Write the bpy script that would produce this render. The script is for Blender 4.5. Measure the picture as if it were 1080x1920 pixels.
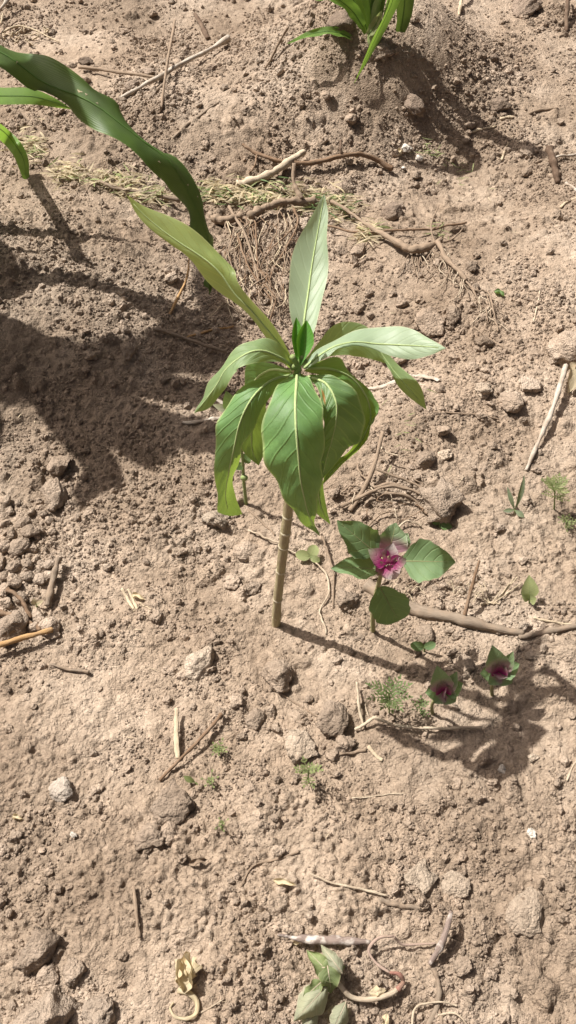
import bpy, bmesh, math, random
import numpy as np
from mathutils import Vector
for o in list(bpy.data.objects): bpy.data.objects.remove(o)
SC = bpy.context.scene
COL = SC.collection
# ------------------------------------------------------------------ camera
W, H, F = 1080.0, 1920.0, 1720.0            # photograph size and focal length in its pixels
PITCH = math.radians(53.0)
CAMP = np.array([0.0, 0.0, 1.0])
cam = bpy.data.cameras.new('camera'); cam_o = bpy.data.objects.new('camera', cam); COL.objects.link(cam_o)
cam.sensor_fit = 'VERTICAL'; cam.sensor_height = 24.0; cam.lens = 24.0*F/H
cam.clip_start = 0.02; cam.clip_end = 400
cam_o.location = CAMP; cam_o.rotation_euler = (math.pi/2-PITCH, 0, 0)
SC.camera = cam_o
# ------------------------------------------------------------------ sky and sun
SUN_EL = math.radians(56.0); SUN_AZ = math.radians(-60.0)     # clockwise from +Y: from the left and a little behind
wd = bpy.data.worlds.new('World'); SC.world = wd; wd.use_nodes = True
nt = wd.node_tree; bg = nt.nodes['Background']
sk = nt.nodes.new('ShaderNodeTexSky'); sk.sky_type = 'NISHITA'; sk.sun_disc = False
sk.sun_elevation = SUN_EL; sk.sun_rotation = SUN_AZ; sk.dust_density = 8.0; sk.air_density = 0.2; sk.ozone_density = 0.0; sk.altitude = 0   # hazy, dusty air: a whitish sky
nt.links.new(sk.outputs[0], bg.inputs[0]); bg.inputs[1].default_value = 0.05
sun = bpy.data.lights.new('sun', 'SUN'); sun.energy = 4.3; sun.angle = math.radians(0.55); sun.color = (1.0, 0.965, 0.91)
sun_o = bpy.data.objects.new('sun', sun); COL.objects.link(sun_o)
sdir = Vector((math.sin(SUN_AZ)*math.cos(SUN_EL), math.cos(SUN_AZ)*math.cos(SUN_EL), math.sin(SUN_EL)))
sun_o.rotation_euler = sdir.to_track_quat('Z', 'Y').to_euler(); sun_o.location = sdir*5
SC.view_settings.view_transform = 'Standard'; SC.view_settings.look = 'None'
SC.view_settings.exposure = 0.84; SC.view_settings.gamma = 1.0; SC.view_settings.use_curve_mapping = False
SC.render.engine = 'CYCLES'
SC.cycles.max_bounces = 6; SC.cycles.transparent_max_bounces = 6

# ------------------------------------------------------------------ small helpers
def hsh(ix, iy, seed):
    h = (ix.astype(np.int64)*374761393 + iy.astype(np.int64)*668265263 + seed*974711) & 0xffffffff
    h = ((h ^ (h >> 13))*1274126177) & 0xffffffff
    h = h ^ (h >> 16)
    return h
def h01(ix, iy, seed): return (hsh(ix, iy, seed) & 0xffffff)/float(0x1000000)
def vnoise(x, y, seed):
    ix = np.floor(x); iy = np.floor(y); fx = x-ix; fy = y-iy
    fx = fx*fx*fx*(fx*(fx*6-15)+10); fy = fy*fy*fy*(fy*(fy*6-15)+10)
    a = h01(ix, iy, seed); b = h01(ix+1, iy, seed); c = h01(ix, iy+1, seed); d = h01(ix+1, iy+1, seed)
    return (a+(b-a)*fx)*(1-fy)+(c+(d-c)*fx)*fy - 0.5
def fbm(x, y, seed, octv=4, gain=0.5):
    s = 0; a = 1.0
    for k in range(octv):
        c, sn = math.cos(0.6*k), math.sin(0.6*k)
        s = s + a*vnoise((x*c-y*sn)*2**k+17.3*k, (x*sn+y*c)*2**k-9.1*k, seed+k); a *= gain
    return s
def domes(x, y, cell, prob, r0, r1, h0, h1, seed, sharp=0.5):
    """loose lumps: one per cell, the highest of the neighbours wins"""
    ix = np.floor(x/cell); iy = np.floor(y/cell)
    best = np.zeros_like(x); tint = np.zeros_like(x)
    for dx in (-1, 0, 1):
        for dy in (-1, 0, 1):
            cx = ix+dx; cy = iy+dy
            u = h01(cx, cy, seed); pres = h01(cx, cy, seed+3)
            px = (cx+0.15+0.7*u)*cell; py = (cy+0.15+0.7*h01(cx, cy, seed+1))*cell
            k = h01(cx, cy, seed+2)
            r = (r0+(r1-r0)*k*k)*cell
            an = h01(cx, cy, seed+5)*3.14; ca = np.cos(an); sa = np.sin(an)
            ex = (x-px)*ca+(y-py)*sa; ey = -(x-px)*sa+(y-py)*ca
            ey = ey*(1.0+0.7*h01(cx, cy, seed+6))
            d = 0.55*np.hypot(ex, ey)+0.45*np.maximum(np.abs(ex), np.abs(ey))*1.12
            q = np.clip(1-(d/r)**2, 0, 1)
            tilt = 1+0.35*(ex*np.cos(pres*40)+ey*np.sin(pres*40))/r
            z = np.where(pres < prob, (q**sharp)*(h0+(h1-h0)*k)*tilt, 0)
            m = z > best
            best = np.where(m, z, best); tint = np.where(m, u-0.5, tint)
    return best, tint

def ray(px, py):
    c, s = math.cos(PITCH), math.sin(PITCH)
    a = (px-W/2)/F; b = (H/2-py)/F
    return np.array([a, b*s+c, b*c-s])
def PY(px, py, Y):                                     # the point on that line of sight at world distance Y
    d = ray(px, py); return CAMP+d*((Y-CAMP[1])/d[1])
def flat(px, py):
    d = ray(px, py); return CAMP+d*(-CAMP[2]/d[2])

# ------------------------------------------------------------------ soil: one sheet, fine near the plant, out to the horizon
def axis(breaks, grow, far):
    v = list(breaks)
    st = v[-1]-v[-2]
    while v[-1] < far: st *= grow; v.append(v[-1]+st)
    return v
xs = [0.0]
while xs[-1] < 0.95: xs.append(xs[-1]+0.0014*(1+max(0, xs[-1]-0.32)*2.6))
xs = axis(xs, 1.22, 60); xs = np.array([-v for v in xs[:0:-1]]+xs)
ys = [0.02]
while ys[-1] < 2.7: ys.append(ys[-1]+0.00145*(1+max(0, ys[-1]-0.6)*1.05))
ys = axis(ys, 1.22, 80)
yb = [0.02]; st = 0.002
while yb[-1] > -30: st *= 1.25; yb.append(yb[-1]-st)
ys = np.array(yb[:0:-1]+ys)
GX, GY = np.meshgrid(xs, ys)
def bump(x, y, cx, cy, rx, ry, h, ang=0.0, p=1.0):
    c, s = math.cos(ang), math.sin(ang)
    ex = ((x-cx)*c+(y-cy)*s)/rx; ey = (-(x-cx)*s+(y-cy)*c)/ry
    return h*np.exp(-(ex*ex+ey*ey)**p)
def macro(x, y):
    z = 0.03*fbm(x*2.2, y*2.2, 11, 3)
    z = z + bump(x, y, -0.62, 1.13, 0.40, 0.24, 0.105, 0.1, 1.3)         # bank under the maize at the left
    z = z + bump(x, y, 0.17, 1.93, 0.21, 0.20, 0.150, 0.0, 1.4)          # hummock under the far maize
    z = z + bump(x, y, -0.25, 1.75, 0.40, 0.22, 0.05, 0.2)
    z = z - bump(x, y, 0.34, 1.60, 0.20, 0.16, 0.06)
    z = z - bump(x, y, 0.06, 1.02, 0.17, 0.14, 0.065)                    # hollow by the roots
    z = z + bump(x, y, 0.20, 0.94, 0.16, 0.08, 0.035, 0.4)
    z = z + bump(x, y, 0.55, 1.2, 0.25, 0.2, 0.03)
    z = z + bump(x, y, 0.0, 0.28, 0.5, 0.15, 0.015)
    z = z + 0.045*np.clip(y-2.0, 0, 3)
    return z
wx = GX+0.006*fbm(GX*45, GY*45, 61, 3); wy = GY+0.006*fbm(GX*45+9, GY*45+4, 71, 3)
dxs = np.gradient(xs); dys = np.gradient(ys)
SP = np.maximum(dxs[None, :], dys[:, None])
def lod(wl): return np.clip((wl/SP-2.0)/3.0, 0, 1)
mask = np.clip(0.5+1.9*fbm(GX*5.0, GY*5.0, 21, 3), 0, 1)                 # crumbly against dusty ground
mask2 = np.clip(0.42+2.0*fbm(GX*7.0+3, GY*7.0+8, 24, 3), 0, 1)
Z = macro(GX, GY)
Z += 0.012*fbm(GX*11, GY*11, 31, 4)*(0.4+0.9*mask)
d1, t1 = domes(wx, wy, 0.046, 0.30, 0.22, 0.55, 0.004, 0.016, 101, 0.6)
d2, t2 = domes(wx, wy, 0.021, 0.50, 0.25, 0.60, 0.003, 0.0095, 111, 0.6)
d3, t3 = domes(wx+0.003*fbm(GX*160, GY*160, 5, 2), wy, 0.0105, 0.70, 0.30, 0.62, 0.0018, 0.0056, 121, 0.5)
d4, t4 = domes(wx, wy+0.002*fbm(GX*300, GY*300, 6, 2), 0.0058, 0.88, 0.34, 0.62, 0.0011, 0.0032, 131, 0.5)
Z += 0.8*d1*(0.15+0.75*mask)*lod(0.046) + 0.75*d2*(0.25+0.75*mask)*lod(0.021) + 0.95*d3*(0.12+0.85*mask2)*lod(0.0105) + 1.2*d4*(0.28+0.7*mask2)*lod(0.0058)
Z += (0.0045*fbm(GX*70, GY*70, 41, 2)*lod(0.014) + 0.0016*fbm(GX*230, GY*230, 51, 2)*lod(0.004))
def gz(x, y):                                          # ground height, bilinear
    i = min(max(int(np.searchsorted(xs, x))-1, 0), len(xs)-2); j = min(max(int(np.searchsorted(ys, y))-1, 0), len(ys)-2)
    fx = (x-xs[i])/(xs[i+1]-xs[i]); fy = (y-ys[j])/(ys[j+1]-ys[j])
    return (Z[j, i]*(1-fx)+Z[j, i+1]*fx)*(1-fy)+(Z[j+1, i]*(1-fx)+Z[j+1, i+1]*fx)*fy
_T = np.linspace(0.5, 4.2, 1500)
def gza(X, Y):
    i = np.clip(np.searchsorted(xs, X)-1, 0, len(xs)-2); j = np.clip(np.searchsorted(ys, Y)-1, 0, len(ys)-2)
    fx = (X-xs[i])/(xs[i+1]-xs[i]); fy = (Y-ys[j])/(ys[j+1]-ys[j])
    return (Z[j, i]*(1-fx)+Z[j, i+1]*fx)*(1-fy)+(Z[j+1, i]*(1-fx)+Z[j+1, i+1]*fx)*fy
def G(px, py, h=0.0):                                  # where that line of sight meets the ground (raised by h)
    d = ray(px, py); P = CAMP[None, :]+_T[:, None]*d[None, :]
    k = np.argmax(P[:, 2] < gza(P[:, 0], P[:, 1])+h)
    return P[k].copy()
def m_per_px(p):                                       # metres per photograph pixel at a world point
    c, s = math.cos(PITCH), math.sin(PITCH)
    return ((p[1]-CAMP[1])*c-(p[2]-CAMP[2])*s)/F
# ------------------------------------------------------------------ materials
def mat(name):
    m = bpy.data.materials.new(name); m.use_nodes = True
    n = m.node_tree.nodes; n.clear()
    return m, n, m.node_tree.links
def N(n, t, **k):
    x = n.new(t)
    for a, b in k.items(): setattr(x, a, b)
    return x
def ramp(n, stops):
    r = n.new('ShaderNodeValToRGB'); e = r.color_ramp.elements
    while len(e) < len(stops): e.new(0.5)
    for i, (p, c) in enumerate(stops):
        e[i].position = p; e[i].color = (*c, 1) if len(c) == 3 else c
    return r
def soil_mat(name, base, pale, dark, use_tint=True, coords='Object', bumpd=0.0016):
    m, n, l = mat(name)
    out = N(n, 'ShaderNodeOutputMaterial'); b = N(n, 'ShaderNodeBsdfPrincipled')
    b.inputs['Roughness'].default_value = 0.96; b.inputs['Specular IOR Level'].default_value = 0.12
    tc = N(n, 'ShaderNodeTexCoord')
    n1 = N(n, 'ShaderNodeTexNoise'); n1.inputs['Scale'].default_value = 5.5; n1.inputs['Detail'].default_value = 7; n1.inputs['Roughness'].default_value = 0.62
    n2 = N(n, 'ShaderNodeTexNoise'); n2.inputs['Scale'].default_value = 95; n2.inputs['Detail'].default_value = 5; n2.inputs['Roughness'].default_value = 0.7
    n3 = N(n, 'ShaderNodeTexNoise'); n3.inputs['Scale'].default_value = 620; n3.inputs['Detail'].default_value = 4; n3.inputs['Roughness'].default_value = 0.75
    gp = N(n, 'ShaderNodeNewGeometry'); cs = tc.outputs['Object'] if use_tint else gp.outputs['Position']
    for q in (n1, n2, n3): l.new(cs, q.inputs['Vector'])
    r1 = ramp(n, [(0.34, dark), (0.5, base), (0.68, pale)]); l.new(n1.outputs[0], r1.inputs[0])
    r2 = ramp(n, [(0.30, (0.72, 0.71, 0.70)), (0.5, (1, 1, 1)), (0.72, (1.22, 1.22, 1.23))]); l.new(n2.outputs[0], r2.inputs[0])
    mx = N(n, 'ShaderNodeMixRGB', blend_type='MULTIPLY'); mx.inputs[0].default_value = 1
    l.new(r1.outputs[0], mx.inputs[1]); l.new(r2.outputs[0], mx.inputs[2])
    r3 = ramp(n, [(0.32, (0.80, 0.79, 0.78)), (0.5, (1, 1, 1)), (0.7, (1.16, 1.16, 1.17))]); l.new(n3.outputs[0], r3.inputs[0])
    mx2 = N(n, 'ShaderNodeMixRGB', blend_type='MULTIPLY'); mx2.inputs[0].default_value = 1
    l.new(mx.outputs[0], mx2.inputs[1]); l.new(r3.outputs[0], mx2.inputs[2])
    last = mx2
    if use_tint:
        at = N(n, 'ShaderNodeAttribute'); at.attribute_name = 'tint'
        mx3 = N(n, 'ShaderNodeMixRGB', blend_type='MULTIPLY'); mx3.inputs[0].default_value = 1
        l.new(last.outputs[0], mx3.inputs[1]); l.new(at.outputs['Color'], mx3.inputs[2]); last = mx3
    else:
        oi = N(n, 'ShaderNodeObjectInfo'); mr = N(n, 'ShaderNodeMapRange'); mr.inputs[3].default_value = 0.82; mr.inputs[4].default_value = 1.16
        l.new(oi.outputs['Random'], mr.inputs[0])
        mx3 = N(n, 'ShaderNodeMixRGB', blend_type='MULTIPLY'); mx3.inputs[0].default_value = 1
        l.new(last.outputs[0], mx3.inputs[1]); l.new(mr.outputs[0], mx3.inputs[2]); last = mx3
    l.new(last.outputs[0], b.inputs['Base Color'])
    ad = N(n, 'ShaderNodeMath', operation='ADD'); l.new(n3.outputs[0], ad.inputs[0])
    n4 = N(n, 'ShaderNodeTexNoise'); n4.inputs['Scale'].default_value = 240; n4.inputs['Detail'].default_value = 4; l.new(cs, n4.inputs['Vector'])
    l.new(n4.outputs[0], ad.inputs[1])
    hgt = ad.outputs[0]
    for vs, am in ((260, 1.5), (520, 0.8)):                          # grains too small for the mesh
        wv = N(n, 'ShaderNodeVectorMath', operation='MULTIPLY_ADD'); l.new(n4.outputs['Color'], wv.inputs[0]); wv.inputs[1].default_value = (.004, .004, .004); l.new(cs, wv.inputs[2])
        vo = N(n, 'ShaderNodeTexVoronoi'); vo.inputs['Scale'].default_value = vs; l.new(wv.outputs[0], vo.inputs['Vector'])
        q = N(n, 'ShaderNodeMath', operation='MULTIPLY_ADD'); l.new(vo.outputs['Distance'], q.inputs[0]); q.inputs[1].default_value = -am; l.new(hgt, q.inputs[2]); hgt = q.outputs[0]
    bp = N(n, 'ShaderNodeBump'); bp.inputs['Strength'].default_value = 0.9; bp.inputs['Distance'].default_value = bumpd
    l.new(hgt, bp.inputs['Height']); l.new(bp.outputs[0], b.inputs['Normal'])
    l.new(b.outputs[0], out.inputs[0])
    return m
def leaf_mat(name, top, vein, edge, trans, nveins=11.0, slant=2.2, tmix=0.32, rough=0.42, parallel=False, blotch=0.25, spot=None, vein_amt=0.55, bump=0.0006, inner=None):
    m, n, l = mat(name)
    out = N(n, 'ShaderNodeOutputMaterial'); b = N(n, 'ShaderNodeBsdfPrincipled')
    b.inputs['Roughness'].default_value = rough; b.inputs['Specular IOR Level'].default_value = 0.55
    uv = N(n, 'ShaderNodeUVMap'); uv.uv_map = 'uv'; sp = N(n, 'ShaderNodeSeparateXYZ'); l.new(uv.outputs[0], sp.inputs[0])
    def M(op, a, bb=None, c=None):
        q = N(n, 'ShaderNodeMath', operation=op)
        for i, v in enumerate((a, bb, c)):
            if v is None: continue
            if isinstance(v, (int, float)): q.inputs[i].default_value = v
            else: l.new(v, q.inputs[i])
        return q.outputs[0]
    a = M('MULTIPLY', M('ABSOLUTE', M('SUBTRACT', sp.outputs[0], 0.5)), 2.0)
    tc = N(n, 'ShaderNodeTexCoord')
    no = N(n, 'ShaderNodeTexNoise'); no.inputs['Scale'].default_value = 38; no.inputs['Detail'].default_value = 5; l.new(tc.outputs['Object'], no.inputs['Vector'])
    nf = N(n, 'ShaderNodeTexNoise'); nf.inputs['Scale'].default_value = 420; nf.inputs['Detail'].default_value = 3; l.new(tc.outputs['Object'], nf.inputs['Vector'])
    if parallel: ph = M('MULTIPLY', sp.outputs[0], nveins)
    else:
        ph = M('SUBTRACT', M('MULTIPLY', sp.outputs[1], nveins), M('MULTIPLY', M('POWER', a, 1.25), slant))
        ph = M('ADD', ph, M('MULTIPLY', M('SUBTRACT', no.outputs[0], 0.5), 0.5))
    pp = M('PINGPONG', ph, 0.5)                                    # 0 on a vein
    ve = N(n, 'ShaderNodeMapRange'); ve.inputs[1].default_value = 0.015; ve.inputs[2].default_value = 0.11 if not parallel else 0.3; ve.inputs[3].default_value = 1; ve.inputs[4].default_value = 0
    l.new(pp, ve.inputs[0])
    c1 = N(n, 'ShaderNodeMixRGB'); c1.inputs[1].default_value = (*top, 1); c1.inputs[2].default_value = (*vein, 1)
    l.new(M('MULTIPLY', ve.outputs[0], vein_amt), c1.inputs[0])
    cur = c1.outputs[0]
    if inner:                                                      # young leaves flushed with another colour near their base
        mr = N(n, 'ShaderNodeMapRange'); mr.inputs[1].default_value = inner[1]; mr.inputs[2].default_value = inner[2]; mr.inputs[3].default_value = 1; mr.inputs[4].default_value = 0
        l.new(M('ADD', sp.outputs[1], M('MULTIPLY', M('SUBTRACT', no.outputs[0], 0.5), 0.25)), mr.inputs[0])
        c = N(n, 'ShaderNodeMixRGB'); c.inputs[2].default_value = (*inner[0], 1); l.new(cur, c.inputs[1]); l.new(mr.outputs[0], c.inputs[0]); cur = c.outputs[0]
    ed = N(n, 'ShaderNodeMapRange'); ed.inputs[1].default_value = 0.93; ed.inputs[2].default_value = 0.985
    l.new(a, ed.inputs[0])
    c2 = N(n, 'ShaderNodeMixRGB'); l.new(cur, c2.inputs[1]); c2.inputs[2].default_value = (*edge, 1); l.new(M('MULTIPLY', ed.outputs[0], 0.75), c2.inputs[0])
    rb = ramp(n, [(0.3, (1-blotch,)*3), (0.5, (1, 1, 1)), (0.72, (1+blotch, 1+blotch*0.9, 1+blotch*0.6))]); l.new(no.outputs[0], rb.inputs[0])
    c3 = N(n, 'ShaderNodeMixRGB', blend_type='MULTIPLY'); c3.inputs[0].default_value = 1; l.new(c2.outputs[0], c3.inputs[1]); l.new(rb.outputs[0], c3.inputs[2])
    cur = c3.outputs[0]
    if spot:                                                       # scorched brown patch (u, v, radius)
        du = M('MULTIPLY', M('SUBTRACT', sp.outputs[0], spot[0]), 1.6); dv = M('SUBTRACT', sp.outputs[1], spot[1])
        dd = M('ADD', M('SQRT', M('ADD', M('MULTIPLY', du, du), M('MULTIPLY', dv, dv))), M('MULTIPLY', M('SUBTRACT', no.outputs[0], 0.5), 0.12))
        mr = N(n, 'ShaderNodeMapRange'); mr.inputs[1].default_value = spot[2]*0.5; mr.inputs[2].default_value = spot[2]; mr.inputs[3].default_value = 1; mr.inputs[4].default_value = 0
        l.new(dd, mr.inputs[0])
        c4 = N(n, 'ShaderNodeMixRGB'); l.new(cur, c4.inputs[1]); c4.inputs[2].default_value = (0.30, 0.13, 0.03, 1); l.new(mr.outputs[0], c4.inputs[0]); cur = c4.outputs[0]
    l.new(cur, b.inputs['Base Color'])
    bp = N(n, 'ShaderNodeBump'); bp.inputs['Strength'].default_value = 0.7; bp.inputs['Distance'].default_value = bump
    hh = M('ADD', M('MULTIPLY', M('SUBTRACT', 1.0, ve.outputs[0]), 0.8), M('MULTIPLY', nf.outputs[0], 0.35))
    l.new(hh, bp.inputs['Height']); l.new(bp.outputs[0], b.inputs['Normal'])
    tr = N(n, 'ShaderNodeBsdfTranslucent')
    ct = N(n, 'ShaderNodeMixRGB'); ct.inputs[1].default_value = (*trans, 1); ct.inputs[2].default_value = (trans[0]*1.5, trans[1]*1.3, trans[2]*1.3, 1); l.new(M('MULTIPLY', ve.outputs[0], vein_amt), ct.inputs[0])
    if inner:
        ci = N(n, 'ShaderNodeMixRGB'); l.new(ct.outputs[0], ci.inputs[1]); ci.inputs[2].default_value = (*inner[0], 1); l.new(mr.outputs[0], ci.inputs[0]); l.new(ci.outputs[0], tr.inputs[0])
    else: l.new(ct.outputs[0], tr.inputs[0])
    ms = N(n, 'ShaderNodeMixShader'); ms.inputs[0].default_value = tmix
    l.new(b.outputs[0], ms.inputs[1]); l.new(tr.outputs[0], ms.inputs[2]); l.new(ms.outputs[0], out.inputs[0])
    return m
def wood_mat(name, c1, c2, rough=0.85, scale=60, patch=None, stretch=(1, 1, 1), pale_up=0.0, dust=0.35):
    m, n, l = mat(name)
    out = N(n, 'ShaderNodeOutputMaterial'); b = N(n, 'ShaderNodeBsdfPrincipled'); b.inputs['Roughness'].default_value = rough; b.inputs['Specular IOR Level'].default_value = 0.2
    uv = N(n, 'ShaderNodeUVMap'); uv.uv_map = 'uv'
    mp = N(n, 'ShaderNodeMapping'); mp.inputs['Scale'].default_value = (9, 2.2, 1); l.new(uv.outputs[0], mp.inputs[0])
    no = N(n, 'ShaderNodeTexNoise'); no.inputs['Scale'].default_value = 3.0; no.inputs['Detail'].default_value = 6; no.inputs['Roughness'].default_value = 0.7; l.new(mp.outputs[0], no.inputs['Vector'])
    r = ramp(n, [(0.3, c1), (0.68, c2)]); l.new(no.outputs[0], r.inputs[0])
    tc = N(n, 'ShaderNodeTexCoord'); nd = N(n, 'ShaderNodeTexNoise'); nd.inputs['Scale'].default_value = scale; nd.inputs['Detail'].default_value = 5; l.new(tc.outputs['Object'], nd.inputs['Vector'])
    rd = ramp(n, [(0.48, (0, 0, 0)), (0.62, (1, 1, 1))]); l.new(nd.outputs[0], rd.inputs[0])
    mxf = N(n, 'ShaderNodeMath', operation='MULTIPLY'); l.new(rd.outputs[0], mxf.inputs[0]); mxf.inputs[1].default_value = dust if patch is None else 0.95
    mx = N(n, 'ShaderNodeMixRGB'); l.new(mxf.outputs[0], mx.inputs[0]); l.new(r.outputs[0], mx.inputs[1]); mx.inputs[2].default_value = (*(patch or (0.30, 0.22, 0.155)), 1)
    l.new(mx.outputs[0], b.inputs['Base Color'])
    bp = N(n, 'ShaderNodeBump'); bp.inputs['Strength'].default_value = 0.8; bp.inputs['Distance'].default_value = 0.0012
    ad = N(n, 'ShaderNodeMath', operation='ADD'); l.new(no.outputs[0], ad.inputs[0]); l.new(nd.outputs[0], ad.inputs[1])
    l.new(ad.outputs[0], bp.inputs['Height']); l.new(bp.outputs[0], b.inputs['Normal'])
    l.new(b.outputs[0], out.inputs[0])
    return m
SOIL = soil_mat('dry_soil', (0.324, 0.250, 0.186), (0.425, 0.342, 0.266), (0.250, 0.188, 0.136))
CLOD = soil_mat('soil_clod', (0.345, 0.268, 0.202), (0.435, 0.352, 0.275), (0.275, 0.208, 0.152), use_tint=False)
PALECLOD = soil_mat('pale_clod', (0.44, 0.355, 0.27), (0.53, 0.445, 0.355), (0.36, 0.28, 0.21), use_tint=False)
STONE = soil_mat('grey_stone', (0.46, 0.39, 0.32), (0.60, 0.53, 0.455), (0.34, 0.275, 0.215), use_tint=False)
SHADE_DARKSTONE = soil_mat('clod_shade_dark_stone', (0.245, 0.187, 0.142), (0.32, 0.25, 0.195), (0.18, 0.134, 0.10), use_tint=False)  # soil colour darkened to paint shade on the upper clods; dark stone too
WHITESTONE = soil_mat('white_stone', (0.62, 0.56, 0.48), (0.74, 0.69, 0.62), (0.48, 0.41, 0.33), use_tint=False)
LEAF = leaf_mat('seedling_leaf', (0.100, 0.225, 0.062), (0.155, 0.29, 0.095), (0.36, 0.44, 0.17), (0.34, 0.48, 0.055), tmix=0.36, rough=0.56, vein_amt=0.14)
LEAFMID = leaf_mat('mid_seedling_leaf', (0.128, 0.265, 0.088), (0.18, 0.32, 0.12), (0.36, 0.44, 0.19), (0.34, 0.48, 0.06), tmix=0.34, rough=0.56, vein_amt=0.14, bump=0.0008)
LEAFSOFT = leaf_mat('soft_seedling_leaf', (0.20, 0.30, 0.145), (0.24, 0.34, 0.17), (0.42, 0.50, 0.25), (0.46, 0.60, 0.10), tmix=0.42, rough=0.55, vein_amt=0.15, blotch=0.12, bump=0.0005)
LEAFYEL = leaf_mat('yellow_green_seedling_leaf', (0.25, 0.34, 0.125), (0.29, 0.38, 0.16), (0.46, 0.52, 0.25), (0.58, 0.68, 0.17), tmix=0.5, rough=0.5, vein_amt=0.3)
LEAFSPOT = leaf_mat('scorched_leaf', (0.105, 0.195, 0.070), (0.17, 0.27, 0.10), (0.34, 0.42, 0.17), (0.26, 0.42, 0.04), rough=0.5, spot=(0.16, 0.26, 0.11))
LEAFSHEEN = leaf_mat('sheen_pale_seedling_leaf', (0.33, 0.44, 0.295), (0.36, 0.465, 0.315), (0.50, 0.55, 0.36), (0.52, 0.66, 0.34), vein_amt=0.10, rough=0.5, tmix=0.45, blotch=0.10, bump=0.0003)  # base colour whitened: sky sheen and sun reflection painted into these leaves
BUD = leaf_mat('bud_leaf', (0.085, 0.25, 0.032), (0.10, 0.25, 0.04), (0.2, 0.34, 0.08), (0.15, 0.34, 0.02), vein_amt=0.2)
RIB = wood_mat('leaf_rib', (0.38, 0.49, 0.19), (0.48, 0.57, 0.28), rough=0.5, dust=0.0)
RIBM = wood_mat('maize_rib', (0.075, 0.155, 0.03), (0.11, 0.20, 0.045), rough=0.5, dust=0.0)
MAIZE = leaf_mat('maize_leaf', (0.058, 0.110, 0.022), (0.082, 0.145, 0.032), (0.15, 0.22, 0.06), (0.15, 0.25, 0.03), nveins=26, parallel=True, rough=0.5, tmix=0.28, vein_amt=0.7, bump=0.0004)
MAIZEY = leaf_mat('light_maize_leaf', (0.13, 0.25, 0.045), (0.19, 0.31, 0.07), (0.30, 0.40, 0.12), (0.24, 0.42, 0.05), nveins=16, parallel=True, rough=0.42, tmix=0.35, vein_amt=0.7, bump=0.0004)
GOOSE = leaf_mat('goosefoot_leaf', (0.145, 0.235, 0.105), (0.185, 0.275, 0.135), (0.22, 0.27, 0.14), (0.24, 0.36, 0.07), nveins=5, slant=1.6, rough=0.65, tmix=0.34, vein_amt=0.5)
GOOSEY = leaf_mat('flushed_goosefoot_leaf', (0.20, 0.27, 0.14), (0.22, 0.30, 0.16), (0.42, 0.40, 0.34), (0.20, 0.34, 0.08), nveins=5, slant=1.6, rough=0.6, tmix=0.3, inner=((0.46, 0.25, 0.30), 0.25, 0.6))
MAGENTA = leaf_mat('magenta_leaf', (0.235, 0.215, 0.155), (0.26, 0.20, 0.16), (0.34, 0.30, 0.24), (0.34, 0.20, 0.16), nveins=5, slant=1.6, rough=0.6, tmix=0.35, inner=((0.36, 0.025, 0.17), 0.35, 0.9))
MEALY = leaf_mat('mealy_leaf', (0.50, 0.44, 0.40), (0.55, 0.45, 0.42), (0.6, 0.55, 0.5), (0.50, 0.26, 0.32), nveins=5, slant=1.6, rough=0.8, tmix=0.3, inner=((0.42, 0.06, 0.20), 0.2, 0.7))
WEED = leaf_mat('weed_leaf', (0.12, 0.20, 0.065), (0.17, 0.25, 0.09), (0.22, 0.28, 0.12), (0.2, 0.34, 0.06), rough=0.6, nveins=5)
FEATHER = leaf_mat('feathery_leaf', (0.135, 0.18, 0.065), (0.15, 0.22, 0.07), (0.16, 0.24, 0.08), (0.2, 0.32, 0.05), rough=0.65)
FEATHERP = leaf_mat('pale_feathery_leaf', (0.26, 0.30, 0.12), (0.29, 0.33, 0.15), (0.3, 0.36, 0.15), (0.3, 0.42, 0.1), rough=0.65)
FUZZY = leaf_mat('fuzzy_leaf', (0.34, 0.38, 0.17), (0.40, 0.43, 0.22), (0.45, 0.46, 0.27), (0.36, 0.44, 0.14), rough=0.85)
WILT = leaf_mat('wilted_leaf', (0.20, 0.25, 0.10), (0.30, 0.33, 0.17), (0.45, 0.40, 0.24), (0.28, 0.36, 0.10), rough=0.65, nveins=6, blotch=0.4)
DRYLEAF = leaf_mat('dry_leaf', (0.56, 0.47, 0.31), (0.66, 0.58, 0.42), (0.5, 0.4, 0.25), (0.6, 0.5, 0.28), rough=0.7, nveins=6, blotch=0.3)
GREYLEAF = leaf_mat('grey_underside_leaf', (0.33, 0.34, 0.23), (0.43, 0.42, 0.30), (0.5, 0.45, 0.33), (0.4, 0.42, 0.2), rough=0.75, nveins=7, blotch=0.25)
STEM = wood_mat('seedling_stem', (0.30, 0.25, 0.135), (0.45, 0.39, 0.24), rough=0.75, dust=0.35)
SCAR = wood_mat('leaf_scar', (0.48, 0.42, 0.28), (0.60, 0.54, 0.40), rough=0.85, dust=0.2)
GREENSTEM = wood_mat('green_stem', (0.22, 0.29, 0.10), (0.30, 0.36, 0.15), rough=0.55, dust=0.0)
WSTEM = wood_mat('weed_stem', (0.30, 0.30, 0.13), (0.38, 0.35, 0.18), rough=0.6, dust=0.0)
STRAW = wood_mat('straw', (0.44, 0.35, 0.23), (0.60, 0.50, 0.36), dust=0.4)
WHITEWOOD = wood_mat('bleached_wood', (0.33, 0.275, 0.215), (0.58, 0.52, 0.445), dust=0.55)
ORANGE = wood_mat('orange_stalk', (0.36, 0.205, 0.09), (0.48, 0.31, 0.15), dust=0.3)
BROWN = wood_mat('brown_twig', (0.15, 0.092, 0.055), (0.25, 0.165, 0.105), dust=0.5)
ROOT = wood_mat('root_bark', (0.205, 0.145, 0.098), (0.32, 0.245, 0.178), dust=0.65)
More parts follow.
